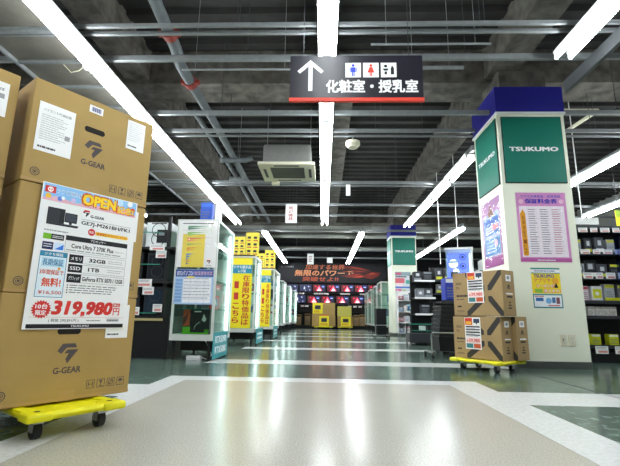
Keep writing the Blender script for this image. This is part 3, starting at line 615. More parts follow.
b = MB(); b.rect(0, .34, .17, .41, y, C('#f3d732')); b.txt('TSUKUMO', .03, .27, .36, .4, y-.0003, C('#4a3f96'), .06); b.txt('アプリで', .03, .22, .305, .35, y-.0003, C('#e06a5a'), .05); b.txt('クーポンが', .05, .27, .24, .285, y-.0003, C('#d8503a'), .08); b.txt('クーポンが', .055, .265, .243, .282, y-.0006, WHITE, .02); b.txt('使えます!', .13, .33, .18, .225, y-.0003, C('#d8503a'), .08); b.txt('使えます!', .135, .325, .183, .222, y-.0006, WHITE, .02); b.disc(.28, .32, .04, y-.0002, C('#f0b030')); b.shape([(.26, .24), (.31, .24), (.285, .3)], y-.0004, BLACK); b.rect(.03, .12, .18, .225, y-.0002, C('#8abf4a')); b.build('artwork', t, 'yellow artwork')
b = MB(); b.rect(.0, .345, .0, .165, y, C('#2f8a90')); b.rect(.012, .333, .014, .15, y-.0003, C('#eef3f6')); b.lines(.02, .18, .13, .145, 1, y-.0006, C('#c83a4a'), .8, 2); b.rect(.03, .12, .08, .12, y-.0006, C('#3a6fb8')); b.disc(.18, .085, .035, y-.0006, C('#7ab8e4')); b.rect(.22, .26, .06, .125, y-.0006, C('#4a78b0')); b.rect(.27, .31, .05, .125, y-.0006, C('#8a5560')); b.lines(.17, .32, .022, .036, 1, y-.0006, C('#c83a4a'), .9, 4); b.build('coupon_panel', t, 'teal edged coupon panel')
for x, lab in ((2.765, 'cream wall outlet with a dark hole low on the column front'), (2.868, 'plain cream switch plate beside the wall outlet')):
    t = thing('wall_plate', lab, 'wall outlet', (x, 5.079, .262)); MB().bbox(0, .078, -.008, .002, 0, .13, CREAM, .004).build('plate', t)
    q = MB().bbox(.02, .058, -.010, -.007, .025, .105, mat('plate_insert', '#d8d6c2', .4), .002)
    if 'outlet with' in lab: q.disc(.039, .07, .008, -.0106, BLACK)
    q.build('socket_insert' if 'outlet with' in lab else 'blank_insert', t)

# ------------------------------------------------------------------ generic goods
def goods(name, lab, cat, loc, size, col, acc, rotz=0, group=None, style=0, seed=0):
    w, d, h = size; b = MB().bbox(-w/2, w/2, 0, d, 0, h, C(col), min(w, d, h)*.06, 1); y = -.0008; r = random.Random(seed)
    if style == 0:
        b.rect(-w*.46, w*.46, h*.06, h*.3, y, C(acc)); b.rect(-w*.3, w*.34, h*.45, h*.85, y, C('#55565c')); b.rect(-w*.2, w*.2, h*.5, h*.8, y-.0003, C('#c8ccd0'))
    elif style == 1:
        b.rect(-w*.46, w*.46, h*.78, h*.95, y, C(acc)); b.lines(-w*.4, w*.4, h*.12, h*.6, 4, y, C('#666a72'), .4, seed)
    elif style == 2:
        b.rect(-w*.4, w*.4, h*.2, h*.8, y, C(acc)); b.disc(0, h*.5, min(w, h)*.18, y-.0003, C('#e8e8ea'))
    o = b.build(name); tag(o, lab, cat, group, None, loc, rotz); return o

# ------------------------------------------------------------------ showcases along the aisle
def showcase(x0, x1, y0, y1, lab, ztop=1.77, zb=.24, shelves=(.62, .98, 1.36), sticker=True):
    t = thing('glass_showcase', lab, 'showcase', ((x0+x1)/2, y0, 0)); hw = (x1-x0)/2; d = y1-y0; p = .028
    b = MB().box(-hw, hw, 0, d, zb, zb+.075, ALU); b.build('bottom_tray', t)
    b = MB().box(-hw, hw, 0, p, ztop-.03, ztop, ALU).box(-hw, hw, d-p, d, ztop-.03, ztop, ALU).box(-hw, -hw+p, p, d-p, ztop-.03, ztop, ALU).box(hw-p, hw, p, d-p, ztop-.03, ztop, ALU).box(-hw+p, hw-p, p, d-p, ztop-.012, ztop-.004, ALU); b.build('top_frame', t)
    for sx in (-1, 1):
        for yy in (0, d-p): MB().box(sx*(hw-p/2)-p/2, sx*(hw-p/2)+p/2, yy, yy+p, zb+.075, ztop-.03, ALU).build('corner_post', t)
    MB().box(-hw+p, hw-p, .008, .013, zb+.075, ztop-.03, GLASS).build('front_glass', t)
    for sx in (-1, 1): MB().box(sx*(hw-.012)-.0025, sx*(hw-.012)+.0025, p, d-p, zb+.075, ztop-.03, GLASS).build('side_glass', t)
    for z in shelves:
        MB().box(-hw+.02, hw-.02, .03, d-.03, z, z+.006, GLASS).box(-hw+.019, hw-.019, .026, .03, z-.001, z+.007, GLEDGE).box(hw-.0195, hw-.0165, .03, d-.03, z-.001, z+.007, GLEDGE).build('glass_shelf', t)
    MB().cyl((hw-.05, d-.06, zb+.1), (hw-.05, d-.06, ztop-.06), .013, LAMPW, 8).build('lamp_tube', t)
    MB().box(-hw+.02, hw-.02, d-.034, d-.03, zb+.075, ztop-.03, C('#cfd6d4')).build('back_panel', t)
    for sx in (-1, 1):
        for yy in (.04, d-.07): MB().box(sx*(hw-.05)-.018, sx*(hw-.05)+.018, yy, yy+.036, 0, zb, DARKM).build('leg', t)
    if sticker:
        MB().box(-hw+.05, hw-.05, .3, .33, .1, zb, DARKM).build('under_rail', t)
    return t
def fill_case(x0, x1, y0, y1, place, levels, seed, n=(2, 2)):
    r = random.Random(seed); cols = ['#e6e6e4', '#22242a', '#2a55a8', '#b83030', '#d8d2c0', '#3b8a5a', '#c9a83a', '#5a6a80']; k = 0
    for li, z in enumerate(levels):
        for j in range(n[1]):
            w_ = .2+.08*r.random(); h_ = .14+.12*r.random(); yy = y0+.2+j*max(.1, y1-y0-.45)/max(1, n[1]-1)
            xx = x1-.15-.05*r.random()
            goods('boxed_component', '%s component box, %s in the %s' % (['white', 'black', 'blue', 'red', 'beige', 'green', 'mustard', 'slate'][cols.index(cc)] if (cc := r.choice(cols)) else '', ORD[k], place), 'box', (xx, yy, z), (w_, .07, h_), cc, r.choice(cols), rotz=r.choice((55, 70, 80)), style=r.choice((0, 1, 2)), seed=seed*10+k); k += 1
# first showcase (nearest), front carries two posters
showcase(-1.895, -1.355, 5.2, 6.15, 'white framed glass showcase fronted by a yellow chart poster beside the black shelves')
fill_case(-1.895, -1.355, 5.2, 6.15, 'showcase with the yellow chart', (.627, .987, 1.367), 3)
t = thing('chart_poster', 'white poster with a yellow bar chart on the first showcase front', 'poster', (-1.625, 5.198, 1.145)); y = -.0026
b = MB().box(-.25, .25, -.002, 0, 0, .6, PAPER); b.rect(-.20, .2, .565, .575, y, INK); b.build('sheet', t)
b = MB(); b.rect(-.19, .1, .0, .43, y, C('#efd75a')); b.rect(-.15, .2, .43, .55, y, C('#eef0ea'))
for z, l, c_ in ((.51, .3, '#5a9a74'), (.485, .24, '#6a8f80'), (.43, .27, '#8fc05a'), (.405, .22, '#a8cc70'), (.355, .3, '#e0825a'), (.33, .21, '#e89a70'), (.28, .2, '#9ac060'), (.23, .16, '#e89a40'), (.205, .13, '#e8a850'), (.15, .11, '#5a9ac8'), (.12, .08, '#4a8ac0'), (.09, .05, '#5a86b8'), (.06, .08, '#d8905a'), (.03, .05, '#6a7a9a')): b.shape([(-.13, z), (-.13+l*.65, z+.02), (-.13+l, z+.026), (-.13, z+.026)], y-.0003, C(c_))
for z in (.475, .385, .30): b.rect(-.2, .2, z, z+.003, y-.0005, C('#c9c39a'))
b.build('bar_chart', t, 'yellow chart with coloured bars')
b = MB(); gmark(b, .165, .07, .05, y, INK); b.rect(.14, .185, .085, .095, y-.0002, RED); b.txt('G-GEAR', .13, .2, .018, .03, y, INK, .02); b.build('logo', t)
MB().box(-.25, .25, -.005, -.004, .0, .6, FILM).build('film_sleeve', t, 'clear glossy film')
t = thing('price_table_poster', 'blue and white price table poster below the yellow chart', 'poster', (-1.63, 5.198, .68))
b = MB().box(-.245, .245, -.002, 0, 0, .44, C('#a9c6e6')); b.rect(-.14, .22, .02, .33, y, C('#f0f0f4')); b.build('sheet', t)
b = MB(); b.rect(-.24, .24, .345, .435, y, C('#3a4a8c')); b.rect(-.06, .22, .36, .42, y-.0003, C('#6a78b8')); b.txt('BTOパソコン', -.22, -.02, .36, .42, y-.0006, C('#dfe6fa'), .03); b.txt('カスタマイズ', 0, .23, .365, .415, y-.0006, C('#f0b0a0'), .02); b.rect(-.09, .0, .33, .35, y-.0006, C('#e8d050')); b.build('headline', t)
b = MB()
for r_ in range(7): b.rect(-.14, .22, .06+r_*.04, .062+r_*.04, y-.0004, C('#9aa2b8')); b.lines(-.13, .21, .066+r_*.04, .094+r_*.04, 1, y-.0004, C('#9a9aa6'), .35, r_, .1); b.rect(-.235, -.15, .03+r_*.042, .062+r_*.042, y-.0004, C('#7fa4d4'))
for c_ in range(4): b.rect(-.14+c_*.09, -.138+c_*.09, .02, .33, y-.0005, C('#9aa2b8'))
b.build('price_table', t)
t = thing('graphics_card_box', 'black graphics card carton with orange and green panels at the showcase bottom', 'box', (-1.60, 5.26, .316))
b = MB().bbox(-.16, .18, 0, .09, 0, .31, C('#1b1d20', .3), .006); y = -.0012
b.build('carton_body', t)
b = MB(); b.rect(-.155, -.07, .1, .305, y, C('#c4502a')); b.shape([(-.155, .1), (-.11, .16), (-.09, .26), (-.155, .2)], y-.0003, C('#5a2a20')); b.rect(-.155, .175, .004, .02, y-.0003, C('#6ac81e')); b.rect(-.155, -.06, .02, .09, y, C('#5fbf20')); b.rect(.12, .175, .02, .06, y, C('#4f9a1c')); b.rect(-.02, .07, .27, .285, y, WHITE); b.shape([(.08, .17), (.105, .25), (.14, .18), (.12, .15)], y, C('#d8d8d8')); b.path([(-.01, y, .06), (.0, y, .1), (.03, y, .13), (.06, y, .15)], .004, C('#c9cdd2'), 5); b.build('front_artwork', t, 'orange, green and white artwork')
t = thing('showcase_sign', 'teal sign with white graphics card model lettering on the first showcase side', 'sign', (-1.353, 5.22, .015), 90)
MB().box(0, .78, -.004, 0, 0, .325, mat('teal_board', '#2c8f96', .4)).build('panel', t); MB().txt('RTX5090', .1, .68, .19, .275, -.0052, WHITE, .04).build('lettering', t); MB().txt('RTX5080', .1, .68, .06, .145, -.0052, WHITE, .04).build('lettering', t)
goods('blue_carton', 'tall blue carton standing on top of the first showcase', 'carton', (-1.61, 5.45, 1.772), (.16, .12, .30), '#2b55b8', '#3f6fd0', style=1, seed=3)
t = thing('white_post', 'white post standing on the first showcase beside the blue carton', 'post', (-1.42, 5.35, 1.771)); MB().box(-.04, .04, 0, .06, 0, .26, HOUS).build('post', t); MB().box(-.045, .045, -.005, .065, .26, .275, HOUS).build('cap', t)  # plain white enamel post with a cap
goods('power_strip', 'white power adapter lying under the first showcase', 'power adapter', (-1.60, 5.28, 0), (.18, .07, .055), '#e9e9ea', '#d0d2d4', style=3)
tag(MB().path([(-1.5, 5.32, .03), (-1.42, 5.3, .012), (-1.40, 5.38, .06), (-1.46, 5.42, .16), (-1.5, 5.4, .235)], .006, WHITE, 6).build('looped_cable'), 'white power cord looping under the first showcase', 'cord')
# banner showcases
def banner(x0, x1, y, z0, z1, lab):
    t = thing('sale_banner', lab, 'banner', ((x0+x1)/2, y-.002, z0)); hw = (x1-x0)/2; h = z1-z0; yy = -.0046
    MB().box(-hw, hw, -.004, 0, 0, h, YEL).build('sheet', t)
    MB().rect(-hw*.98, hw*.98, h*.775, h*.90, yy, C('#2a8aa8')).txt('ツクモ展示品', -hw*.9, hw*.85, h*.845, h*.89, yy-.0005, WHITE, .03).txt('レジ前', -hw*.4, hw*.35, h*.785, h*.835, yy-.0005, WHITE, .03).build('header_label', t, 'teal header label')
    q = MB().vtxt('在庫限り特価品は', hw*.12, hw*.78, h*.04, h*.755, yy, C('#c8382c'), .045)
    q.vtxt('こちら', -hw*.78, -hw*.2, h*.06, h*.36, yy, C('#c8382c'), .06, .2); q.rect(-hw*.72, -hw*.28, h*.40, h*.50, yy, C('#c8382c')); q.rect(-hw*.72, -hw*.28, h*.56, h*.66, yy, C('#c8382c'))
    q.build('lettering', t, 'red column lettering')
def flyer(x0, x1, y, z0, z1, rz, lab):
    t = thing('product_flyer', lab, 'flyer', (x0, y, z0), rz); w_ = x1-x0; h = z1-z0
    b = MB().box(0, w_, -.003, 0, 0, h, C('#ecdc50'))
    for i in range(2):
        for j in range(3): b.rect(w_*(.12+.46*i), w_*(.36+.46*i), h*(.72-.3*j), h*(.82-.3*j), -.0042, C('#2c2a30')); b.lines(w_*(.1+.46*i), w_*(.45+.46*i), h*(.6-.3*j), h*(.68-.3*j), 1, -.0042, C('#c05030'), .7, i+j*3)
    b.build('sheet', t); return t
specs = [(-1.87, -1.31, 8.02, 8.75, 'glass showcase behind the first yellow sale banner', 'showcase behind the first yellow banner', 1.70),
         (-1.86, -1.2, 10.2, 11.5, 'glass showcase behind the second yellow sale banner', 'showcase behind the second yellow banner', 1.70),
         (-1.95, -1.375, 14.3, 15.5, 'glass showcase with a blue sticker after the yellow banners', 'showcase with the blue sticker', 1.77),
         (-1.90, -1.33, 16.8, 17.8, 'plain glass showcase between the blue stickered one and the last one', 'plain fifth showcase', 1.77),
         (-1.85, -1.24, 18.9, 19.8, 'last glass showcase of the aisle before the monitor wall', 'last showcase', 1.72)]
for i, (a, b_, c_, d_, lab, pl_, zt) in enumerate(specs):
    showcase(a, b_, c_, d_, lab, zt); fill_case(a, b_, c_, d_, pl_, (.627, .987, 1.367) if i < 2 else (.627, 1.1), 20+i, (2, 3) if i < 2 else (1, 1))
banner(-1.775, -1.385, 8.018, .32, 1.66, 'yellow sale banner with red column lettering, first along the aisle')
banner(-1.53, -1.29, 10.198, .30, 1.67, 'yellow sale banner with red column lettering, second and narrower along the aisle')
for i, (a, c_, tl) in enumerate(((-1.27, 8.0, 'first yellow banner'), (-1.2, 10.2, 'second yellow banner'))):
    flyer(a-.50, a-.26, c_, 1.72, 2.08, -8, 'yellow flyer of small products above the %s, further from the aisle' % tl)
    flyer(a-.26, a, c_-.01, 1.72, 2.17, 6, 'yellow flyer of small products above the %s, aisle side' % tl)
    t = thing('side_sticker', 'teal sticker low on the showcase side behind the %s' % tl, 'sticker', (a+.002, c_+.05, .03), 90); MB().box(0, .9, -.003, 0, 0, .28, MATS['teal_board']).build('panel', t); MB().lines(.15, .75, .06, .22, 2, -.0042, WHITE, .5, 4, .1).build('lettering', t)
t = thing('round_sticker', 'blue sticker on the front of the showcase after the yellow banners', 'sticker', (-1.62, 14.297, 1.3)); MB().box(-.12, .12, -.003, 0, 0, .3, PAPER).disc(0, .16, .09, -.0038, C('#2a50c0')).lines(-.08, .08, .1, .22, 3, -.0044, WHITE, .4, 2).build('sheet', t)
# black shelf with computers beyond the cartons
t = thing('black_display_shelf', 'black shelving with computer cases between the cartons and the chart showcase', 'shelf', (-2.75, 5.35, 0))
MB().box(-1.1, .78, .02, .62, 0, .5, DARKM).build('plinth', t); MB().box(-1.1, .78, .58, .62, .5, 1.85, DARKM).build('back_panel', t)
for sx in (-1.1, -.3, .66): MB().box(sx, sx+.04, .02, .06, .5, 1.85, DARKM).build('upright', t)
for z in (.5, .95, 1.4): MB().box(-1.1, .78, 0, .58, z, z+.03, DARKM).build('shelf_board', t)
for z in (.56, 1.19, 1.62): MB().box(-.3, .6, .0, .012, z, z+.012, GLEDGE).build('glass_rail', t, 'green glass edge')
MB().box(-1.0, .7, -.006, 0, .47, .5, C('#b8a878')).build('shelf_strip', t, 'beige label strip')
def pc_case(x, y, z, col, lab, w_=.24, h_=.42, glass='#26282e'):
    t = thing('computer_case', lab, 'computer case', (x, y, z)); MB().bbox(-w_/2, w_/2, 0, .4, 0, h_, C(col), .008).build('chassis', t)
    MB().box(-w_*.42, w_*.42, -.004, 0, h_*.1, h_*.9, C(glass, .15)).build('front_panel', t); q = MB()
    for k in range(2): q.ring(0, h_*(.33+.36*k), w_*.28, w_*.03, -.0052, C('#262a31'))
    q.build('fan_ring', t); MB().box(-w_*.3, w_*.3, -.006, -.004, h_*.94, h_*.98, DKPL).build('port_strip', t); return t
pc_case(-2.60, 5.4, 1.43, '#dfe2e2', 'white computer case on the top shelf nearest the tall cartons', .3, .34, '#c8d0d0')
o = pc_case(-2.22, 5.4, 1.43, '#d8dcdc', 'white computer case with a dark window on the top shelf beside the chart showcase', .34, .34, '#dfe4e4')
MB().rect(-.02, .14, .06, .24, -.0060, BLACK).rect(.0, .08, .16, .2, -.0064, C('#8a9096')).build('window', o, 'dark window')
pc_case(-2.55, 5.4, .98, '#1a1c20', 'black computer case on the middle shelf nearest the tall cartons', .3, .38)
pc_case(-2.2, 5.4, .98, '#202228', 'black computer case on the middle shelf beside the chart showcase', .28, .38)
pc_case(-2.55, 5.4, .53, '#23262c', 'dark computer case on the lowest shelf nearest the tall cartons', .3, .38, '#2c3a48')
pc_case(-2.2, 5.4, .53, '#1c1e24', 'dark computer case on the lowest shelf beside the chart showcase', .28, .38, '#2c3a48')
def tagcard(x, y, z, w_, h_, lab, col='#f0f0ee', rz=0, g=None):
    b = MB().box(-w_/2, w_/2, -.003, 0, 0, h_, C(col)); b.lines(-w_*.42, w_*.42, h_*.55, h_*.9, 2, -.0042, C('#8a8c94'), .4, 3); b.rect(-w_*.3, w_*.4, h_*.12, h_*.42, -.0042, C('#d89088')); o = b.build('price_card'); tag(o, lab, 'price card', g, None, (x, y, z), rz); return o
for i, (x, z, w_, h_) in enumerate(((-2.20, 1.38, .2, .08), (-2.14, 1.28, .14, .10), (-2.35, .90, .24, .10), (-2.27, .80, .15, .10), (-2.13, .58, .12, .10), (-2.42, .54, .12, .10))):
    tagcard(x, 5.345, z, w_, h_, ['upper white arrow price card below the white cases', 'small white price card hanging under the arrow card', 'wide white price card below the middle black cases', 'small white price card hanging under the wide card', 'white price card at the bottom shelf beside the showcase', 'pinkish white price card at the bottom shelf near the cartons'][i])
# dark shelving further away so the room reads as full
def gondola(x, y, w_, lab, h=1.9, rotz=0, shelves=(.18, .6, 1.0, 1.4), d=.45, col=DARKM):
    t = thing('shelving_unit', lab, 'shelving', (x, y, 0), rotz)
    MB().box(-w_/2, w_/2, d-.03, d, .1, h, col).build('back_panel', t); MB().box(-w_/2, w_/2, .03, d, 0, .14, DARKM).build('kick_base', t)
    for s in (-1, 1): MB().box(s*w_/2-.02, s*w_/2+.02, d-.05, d, 0, h, col).build('upright', t)
    for z in shelves: MB().box(-w_/2, w_/2, 0, d-.03, z, z+.025, col).box(-w_/2, w_/2, -.012, 0, z-.01, z+.035, DARKG).build('shelf_board', t)
    return t
gondola(-4.6, 7.4, 2.4, 'dark shelving glimpsed between the cartons and showcases', 1.8)
gondola(-3.9, 12.0, 3.6, 'dark shelving behind the yellow banner showcases', 2.0)
# ------------------------------------------------------------------ goods wall beyond the column
gondola(4.15, 5.95, 1.9, 'tall black goods shelving with hanging packs beside the column', 1.92, 0, (.20, .593, .80, 1.13, 1.48, 1.86), .5)
rows = [(1.506, .12, .26, 'upper row', 0), (1.156, .15, .26, 'middle row', 0), (.826, .15, .28, 'lower row', 2)]
PK = [[('charcoal', '#3c3e44', '#c9c832'), ('silver grey', '#9a9ea4', '#d2d02e'), ('charcoal', '#34363c', '#c9c832'), ('slate', '#50545c', '#e6e6e2'), ('silver grey', '#a6a8ac', '#c9c832'), ('black', '#222428', '#c9c832')],
      [('black', '#26272b', '#d8d83a'), ('silver grey', '#8c9096', '#c8c930'), ('black', '#232428', '#e8e8e4'), ('slate', '#4a4d55', '#d8d83a'), ('black', '#26272b', '#d8d83a'), ('charcoal', '#3a3c42', '#d8d83a')],
      [('red', '#b84a5a', '#e8d8dc'), ('pink', '#e0ccd4', '#c04a5a'), ('white', '#d8d8da', '#d0d028'), ('silver grey', '#b0b4b8', '#d0d028'), ('slate', '#5a5c62', '#d0d028'), ('pink', '#e0ccd4', '#c04a5a')]]
rg = random.Random(11)
for ri, (z, w_, h_, nm, st) in enumerate(rows):
    for k in range(6):
        cn, c_, acc = PK[ri][k]
        goods('hanging_pack', '%s retail pack, %s along the %s of the goods shelving' % (cn, ORD[k], nm), 'pack', (3.50+k*(.16 if ri < 2 else .178), 6.0+.03*rg.random(), z), (w_*(.8+.25*rg.random()), .09, h_*(.75+.25*rg.random())), c_, acc, rotz=rg.choice((0, 4, -6, 0)), style=rg.choice((0, 0, 1)) if ri < 2 else rg.choice((1, 2)), seed=ri*10+k)
for ri, (z, nm) in enumerate(((1.80, 'top edge'), (1.485, 'edge under the upper row'), (1.135, 'edge under the middle row'))):
    for k in range(6): tagcard(3.56+k*.155, 5.935, z, .10+.03*(k % 2), .065+.02*(ri == 2), 'white shelf card on the %s of the goods shelving, %s along' % (nm, ORD[k]))
for k in range(4): goods('white_box', 'small white box in a low row beside the column, %s in line' % ORD[k], 'box', (3.74+k*.1, 5.99, .62), (.09, .1, .13), '#d6d3cc', '#a8a59e', style=1, seed=k)
for k in range(3): goods('yellow_pack', 'yellow and white pack on the bottom shelf beside the column, %s in line' % ORD[k], 'pack', (3.78+k*.24, 6.02, .226), (.13, .1, .15), '#c9cf1e', '#e6e6e0', style=1, seed=k)
for k in range(2): tagcard(3.78+k*.26, 5.93, .12, .17, .10, 'white price card at the bottom shelf edge beside the column, %s in line' % ORD[k])
t = thing('yellow_tray', 'yellow tray of goods on the goods shelving beside the red pack', 'tray', (4.15, 5.99, .826)); MB().box(-.2, .14, 0, .3, 0, .012, C('#d2d21e')).box(-.2, .14, -.004, 0, 0, .05, C('#d2d21e')).build('tray', t)
tag(MB().box(4.13, 4.16, 5.75, 5.94, .95, 1.75, glassmat('blue_acrylic', '#b8c8ec')).box(4.125, 4.165, 5.745, 5.755, .95, 1.75, C('#93a8d8')).build('divider_panel'), 'pale blue clear divider panel at the edge of the goods shelving', 'panel')
t = thing('shelf_topper', 'blank white topper board above the goods shelving beside the column', 'sign', (3.80, 5.97, 1.922)); MB().box(-.35, .18, 0, .02, 0, .10, HOUS).build('board', t)
def rod(x, y, z0, z1, lab):
    tag(MB().cyl((x, y, z0), (x, y, z1), .008, HOUS, 8).build('hanging_rod'), lab, 'rod')
rod(3.83, 6.1, 1.95, 4.4, 'thin white rod hanging above the topper board beside the column')
t = thing('hanging_sign', 'yellow and green sign hanging over the goods shelving', 'sign', (5.45, 7.2, 2.12), 0); MB().box(-.35, .35, -.008, .008, 0, .34, YEL).build('panel', t); MB().rect(-.35, .35, .22, .34, -.0092, C('#a8c83a')).lines(-.25, .25, .06, .18, 2, -.0092, C('#c05a2a'), .5, 2).build('lettering', t)
for s in (-.3, .3): MB().cyl((s, 0, .34), (s, 0, 2.27), .0025, DARKG, 6).build('hanger_wire', t)
# ------------------------------------------------------------------ middle distance on the column side
gondola(2.75, 7.0, 1.0, 'dark low shelving behind the cross cartons', 1.22, 0, (.2, .6, 1.18), .6)
t = thing('lit_display_case', 'white display case with blue violet lit interior above the cross cartons', 'display case', (2.30, 7.05, 1.215), -18)
h = .50; b = MB().box(-.22, .22, 0, .4, 0, .02, HOUS).box(-.22, .22, .38, .4, .02, h, HOUS).box(.19, .22, 0, .4, .02, h, HOUS); b.build('shell', t)
MB().box(-.23, .23, -.01, .41, h, h+.035, HOUS).build('lid', t)
MB().box(-.22, .19, .0, .004, .02, h, GLASS).box(-.22, -.216, .004, .38, .02, h, GLASS).build('glass_pane', t)
MB().box(-.2, .18, .36, .375, .03, h-.02, emis('violet_glow', '#6f7dff', .7)).build('lit_back', t, 'blue violet lit back panel')
MB().box(.165, .175, .05, .33, .06, h-.06, emis('white_glow', '#dfe6ff', 1.2)).build('light_strip', t)
b = MB()
for k in range(3): b.ring(.06, .09+k*.16, .055, .012, .32, C('#1a2a90')); b.disc(.06, .09+k*.16, .022, .319, C('#1c2350'))
b.build('fan_ring', t)
MB().disc(-.1, .3, .075, .35, emis('led_white', '#f2f4ff', 1.6)).disc(-.06, .16, .05, .35, MATS['led_white']).build('led_patch', t, 'white glowing patch')
MB().box(-.15, -.02, .2, .26, .05, .14, C('#3a3c58')).box(-.17, -.03, .2, .26, .3, .33, C('#c8ccf0')).build('graphics_card', t)
goods('blue_carton', 'deep blue carton beside the upper cross carton', 'carton', (2.08, 6.72, .84), (.26, .25, .36), '#20349c', '#d8dae0', style=1, seed=5)
gondola(2.12, 6.70, .5, 'low dark stand carrying the deep blue carton', .82, 0, (.3, .80), .4)
for k, (x, z) in enumerate(((2.72, 1.21), (2.95, 1.21), (2.78, 1.38))): goods('white_carton', ['white and grey printed carton on the low shelving beside the column', 'grey printed carton close to the column side', 'small pale carton on top of another beside the column'][k], 'carton', (x, 7.05, z), (.2, .2, .165), ['#d8d8d6', '#b8bab8', '#cfd2d2'][k], '#7d8288', style=1, seed=k)
# basket stack on wheeled frame
def basket_cart(loc, rotz, lab, n=7, sc=1.0):
    t = thing('basket_cart', lab + ' on a chrome wheeled frame', 'basket cart', loc, rotz)
    t.scale = (sc, sc, sc)
    MB().path([(-.2, -.15, .08), (-.2, -.15, .33), (-.18, -.15, .355), (.14, -.15, .355), (.16, -.15, .33), (.16, -.15, .08)], .011, STEEL, 8).build('chrome_frame', t)
    MB().path([(-.2, -.15, .08), (-.2, .25, .08)], .011, STEEL, 8).path([(.16, -.15, .08), (.16, .25, .08)], .011, STEEL, 8).path([(-.2, .25, .08), (.16, .25, .08)], .011, STEEL, 8).build('base_frame', t)
    for x in (-.2, .16):
        for y_ in (-.15, .25): MB().cyl((x-.012, y_, .035), (x+.012, y_, .035), .035, RUB, 14).cyl((x, y_, .04), (x, y_, .085), .008, STEEL, 6).build('wheel', t)
    return t
BASK = mat('basket_black', '#0d0e12', .6)
def basket(loc, rotz, lab, tilt=0):
    t = thing('shopping_basket', lab, 'basket', loc, rotz, None); m = BASK
    b = MB(); w0, w1, d0, d1, h_ = .11, .135, .19, .235, .2
    for k in range(2):
        i = .006*k
        V = [(-w0+i, -d0+i, i), (w0-i, -d0+i, i), (w0-i, d0-i, i), (-w0+i, d0-i, i), (-w1+i, -d1+i, h_), (w1-i, -d1+i, h_), (w1-i, d1-i, h_), (-w1+i, d1-i, h_)]
        b.add(V, [(0,3,2,1), (0,1,5,4), (1,2,6,5), (2,3,7,6), (3,0,4,7)], m)
    for k in range(4): b.box(-w0-.008*k-.006, w0+.008*k+.006, -d0-.011*k-.006, -d0-.011*k, .03+k*.045, .036+k*.045, BASK)
    b.build('tub', t); r_ = MB(); 
    for (a, c_) in (((-w1, -d1), (w1, -d1)), ((w1, -d1), (w1, d1)), ((w1, d1), (-w1, d1)), ((-w1, d1), (-w1, -d1))): r_.cyl((a[0], a[1], h_), (c_[0], c_[1], h_), .009, m, 6)
    r_.build('rim', t); MB().path([(-w1, .02, h_), (-w1*.95, .1, h_+.012), (w1*.95, .1, h_+.012), (w1, .02, h_)], .007, DKPL, 6).build('handle', t); return t
basket_cart((1.74, 6.25, 0), 0, 'black basket stack by the cross cartons')
for k in range(8): basket((1.80+.008*k, 6.42, .095+k*.062), 0, 'black shopping basket, %s from the bottom of the stack by the cross cartons' % ORD[k])
basket_cart((1.63, 11.75, 0), 0, 'black basket stack before the white showcases by the far column')
for k in range(9): basket((1.61, 11.9, .095+k*.062), 0, 'black shopping basket, %s from the bottom of the stack near the far column' % ORD[k])
# far column surroundings
t = thing('promotion_poster', 'colourful pink and teal poster on the front of the far column', 'poster', (2.32, 13.498, 1.2)); y = -.004
b = MB().box(0, .5, -.003, 0, 0, .82, C('#cfd4d8')); b.build('sheet', t)
b = MB(); b.rect(0, .5, .70, .82, y, C('#8aa0a8')); b.rect(.02, .2, .73, .8, y-.0003, C('#c85a78')); b.rect(0, .3, .46, .62, y, C('#d86a74')); b.rect(.03, .24, .36, .46, y, C('#f0d8dc')); b.rect(.0, .5, .3, .35, y, C('#4a78c8')); b.rect(0, .2, .1, .28, y, C('#d07898')); b.rect(.22, .34, .08, .26, y, C('#a8c090')); b.disc(.4, .5, .07, y-.0004, C('#5aa89a')); b.lines(.02, .4, .64, .69, 1, y-.0003, INK, .8, 3); b.build('artwork', t)
t = thing('white_rack', 'white wheeled display rack with shelves before the far column', 'rack', (2.45, 12.35, 0))
MB().box(-.26, .26, .36, .38, .12, 1.35, HOUS).build('back_panel', t)
for s in (-1, 1): MB().box(s*.26-.012, s*.26+.012, 0, .38, .12, 1.35, HOUS).build('side_panel', t)
for z in (.12, .42, .72, 1.05): MB().box(-.248, .248, 0, .36, z, z+.02, HOUS).build('shelf_board', t)
for x in (-.22, .22):
    for y_ in (.05, .33): MB().cyl((x, y_, 0), (x, y_, .12), .02, STEEL, 8).build('foot', t)
cc = ['#9ba4b4', '#d8d4d0', '#5a7aa8', '#c87a80', '#c8ccd0', '#3c4048']; k = 0
for li, z in enumerate((.141, .441, .741, 1.071)):
    for j in range(3):
        if li == 2 and j == 2: k += 1; continue
        goods('rack_product', '%s box on the %s shelf of the white rack, %s along' % (['grey blue', 'pale', 'blue', 'pink', 'silver', 'dark'][k % 6], ['lowest', 'second', 'third', 'top'][li], ORD[j]), 'box', (2.28+j*.165, 12.36, z), (.15, .2, .12+.05*((k*7) % 3)), cc[k % 6], cc[(k+2) % 6], style=k % 3, seed=k); k += 1
t = thing('glass_table', 'low glass topped display table with dark base beside the white rack', 'table', (2.05, 8.9, 0))
MB().box(-.25, .25, 0, .5, .43, .442, GLASS).box(-.25, .25, -.004, 0, .427, .445, GLEDGE).build('table_top', t); MB().box(-.22, .22, .04, .46, .3, .306, GLASS).box(-.22, .22, .034, .04, .296, .31, GLEDGE).build('lower_shelf', t)
for s in (-1, 1):
    for yy in (.03, .45): MB().cyl((s*.22, yy, .0), (s*.22, yy, .43), .014, DARKG, 8).build('leg', t)
MB().box(-.24, .28, .02, .48, .06, .24, DARKG).build('base_box', t)
goods('white_device', 'small white device on the lower glass of the display table', 'device', (2.1, 9.0, .306), (.12, .1, .09), '#e4e6e6', '#5a5c60', style=3)
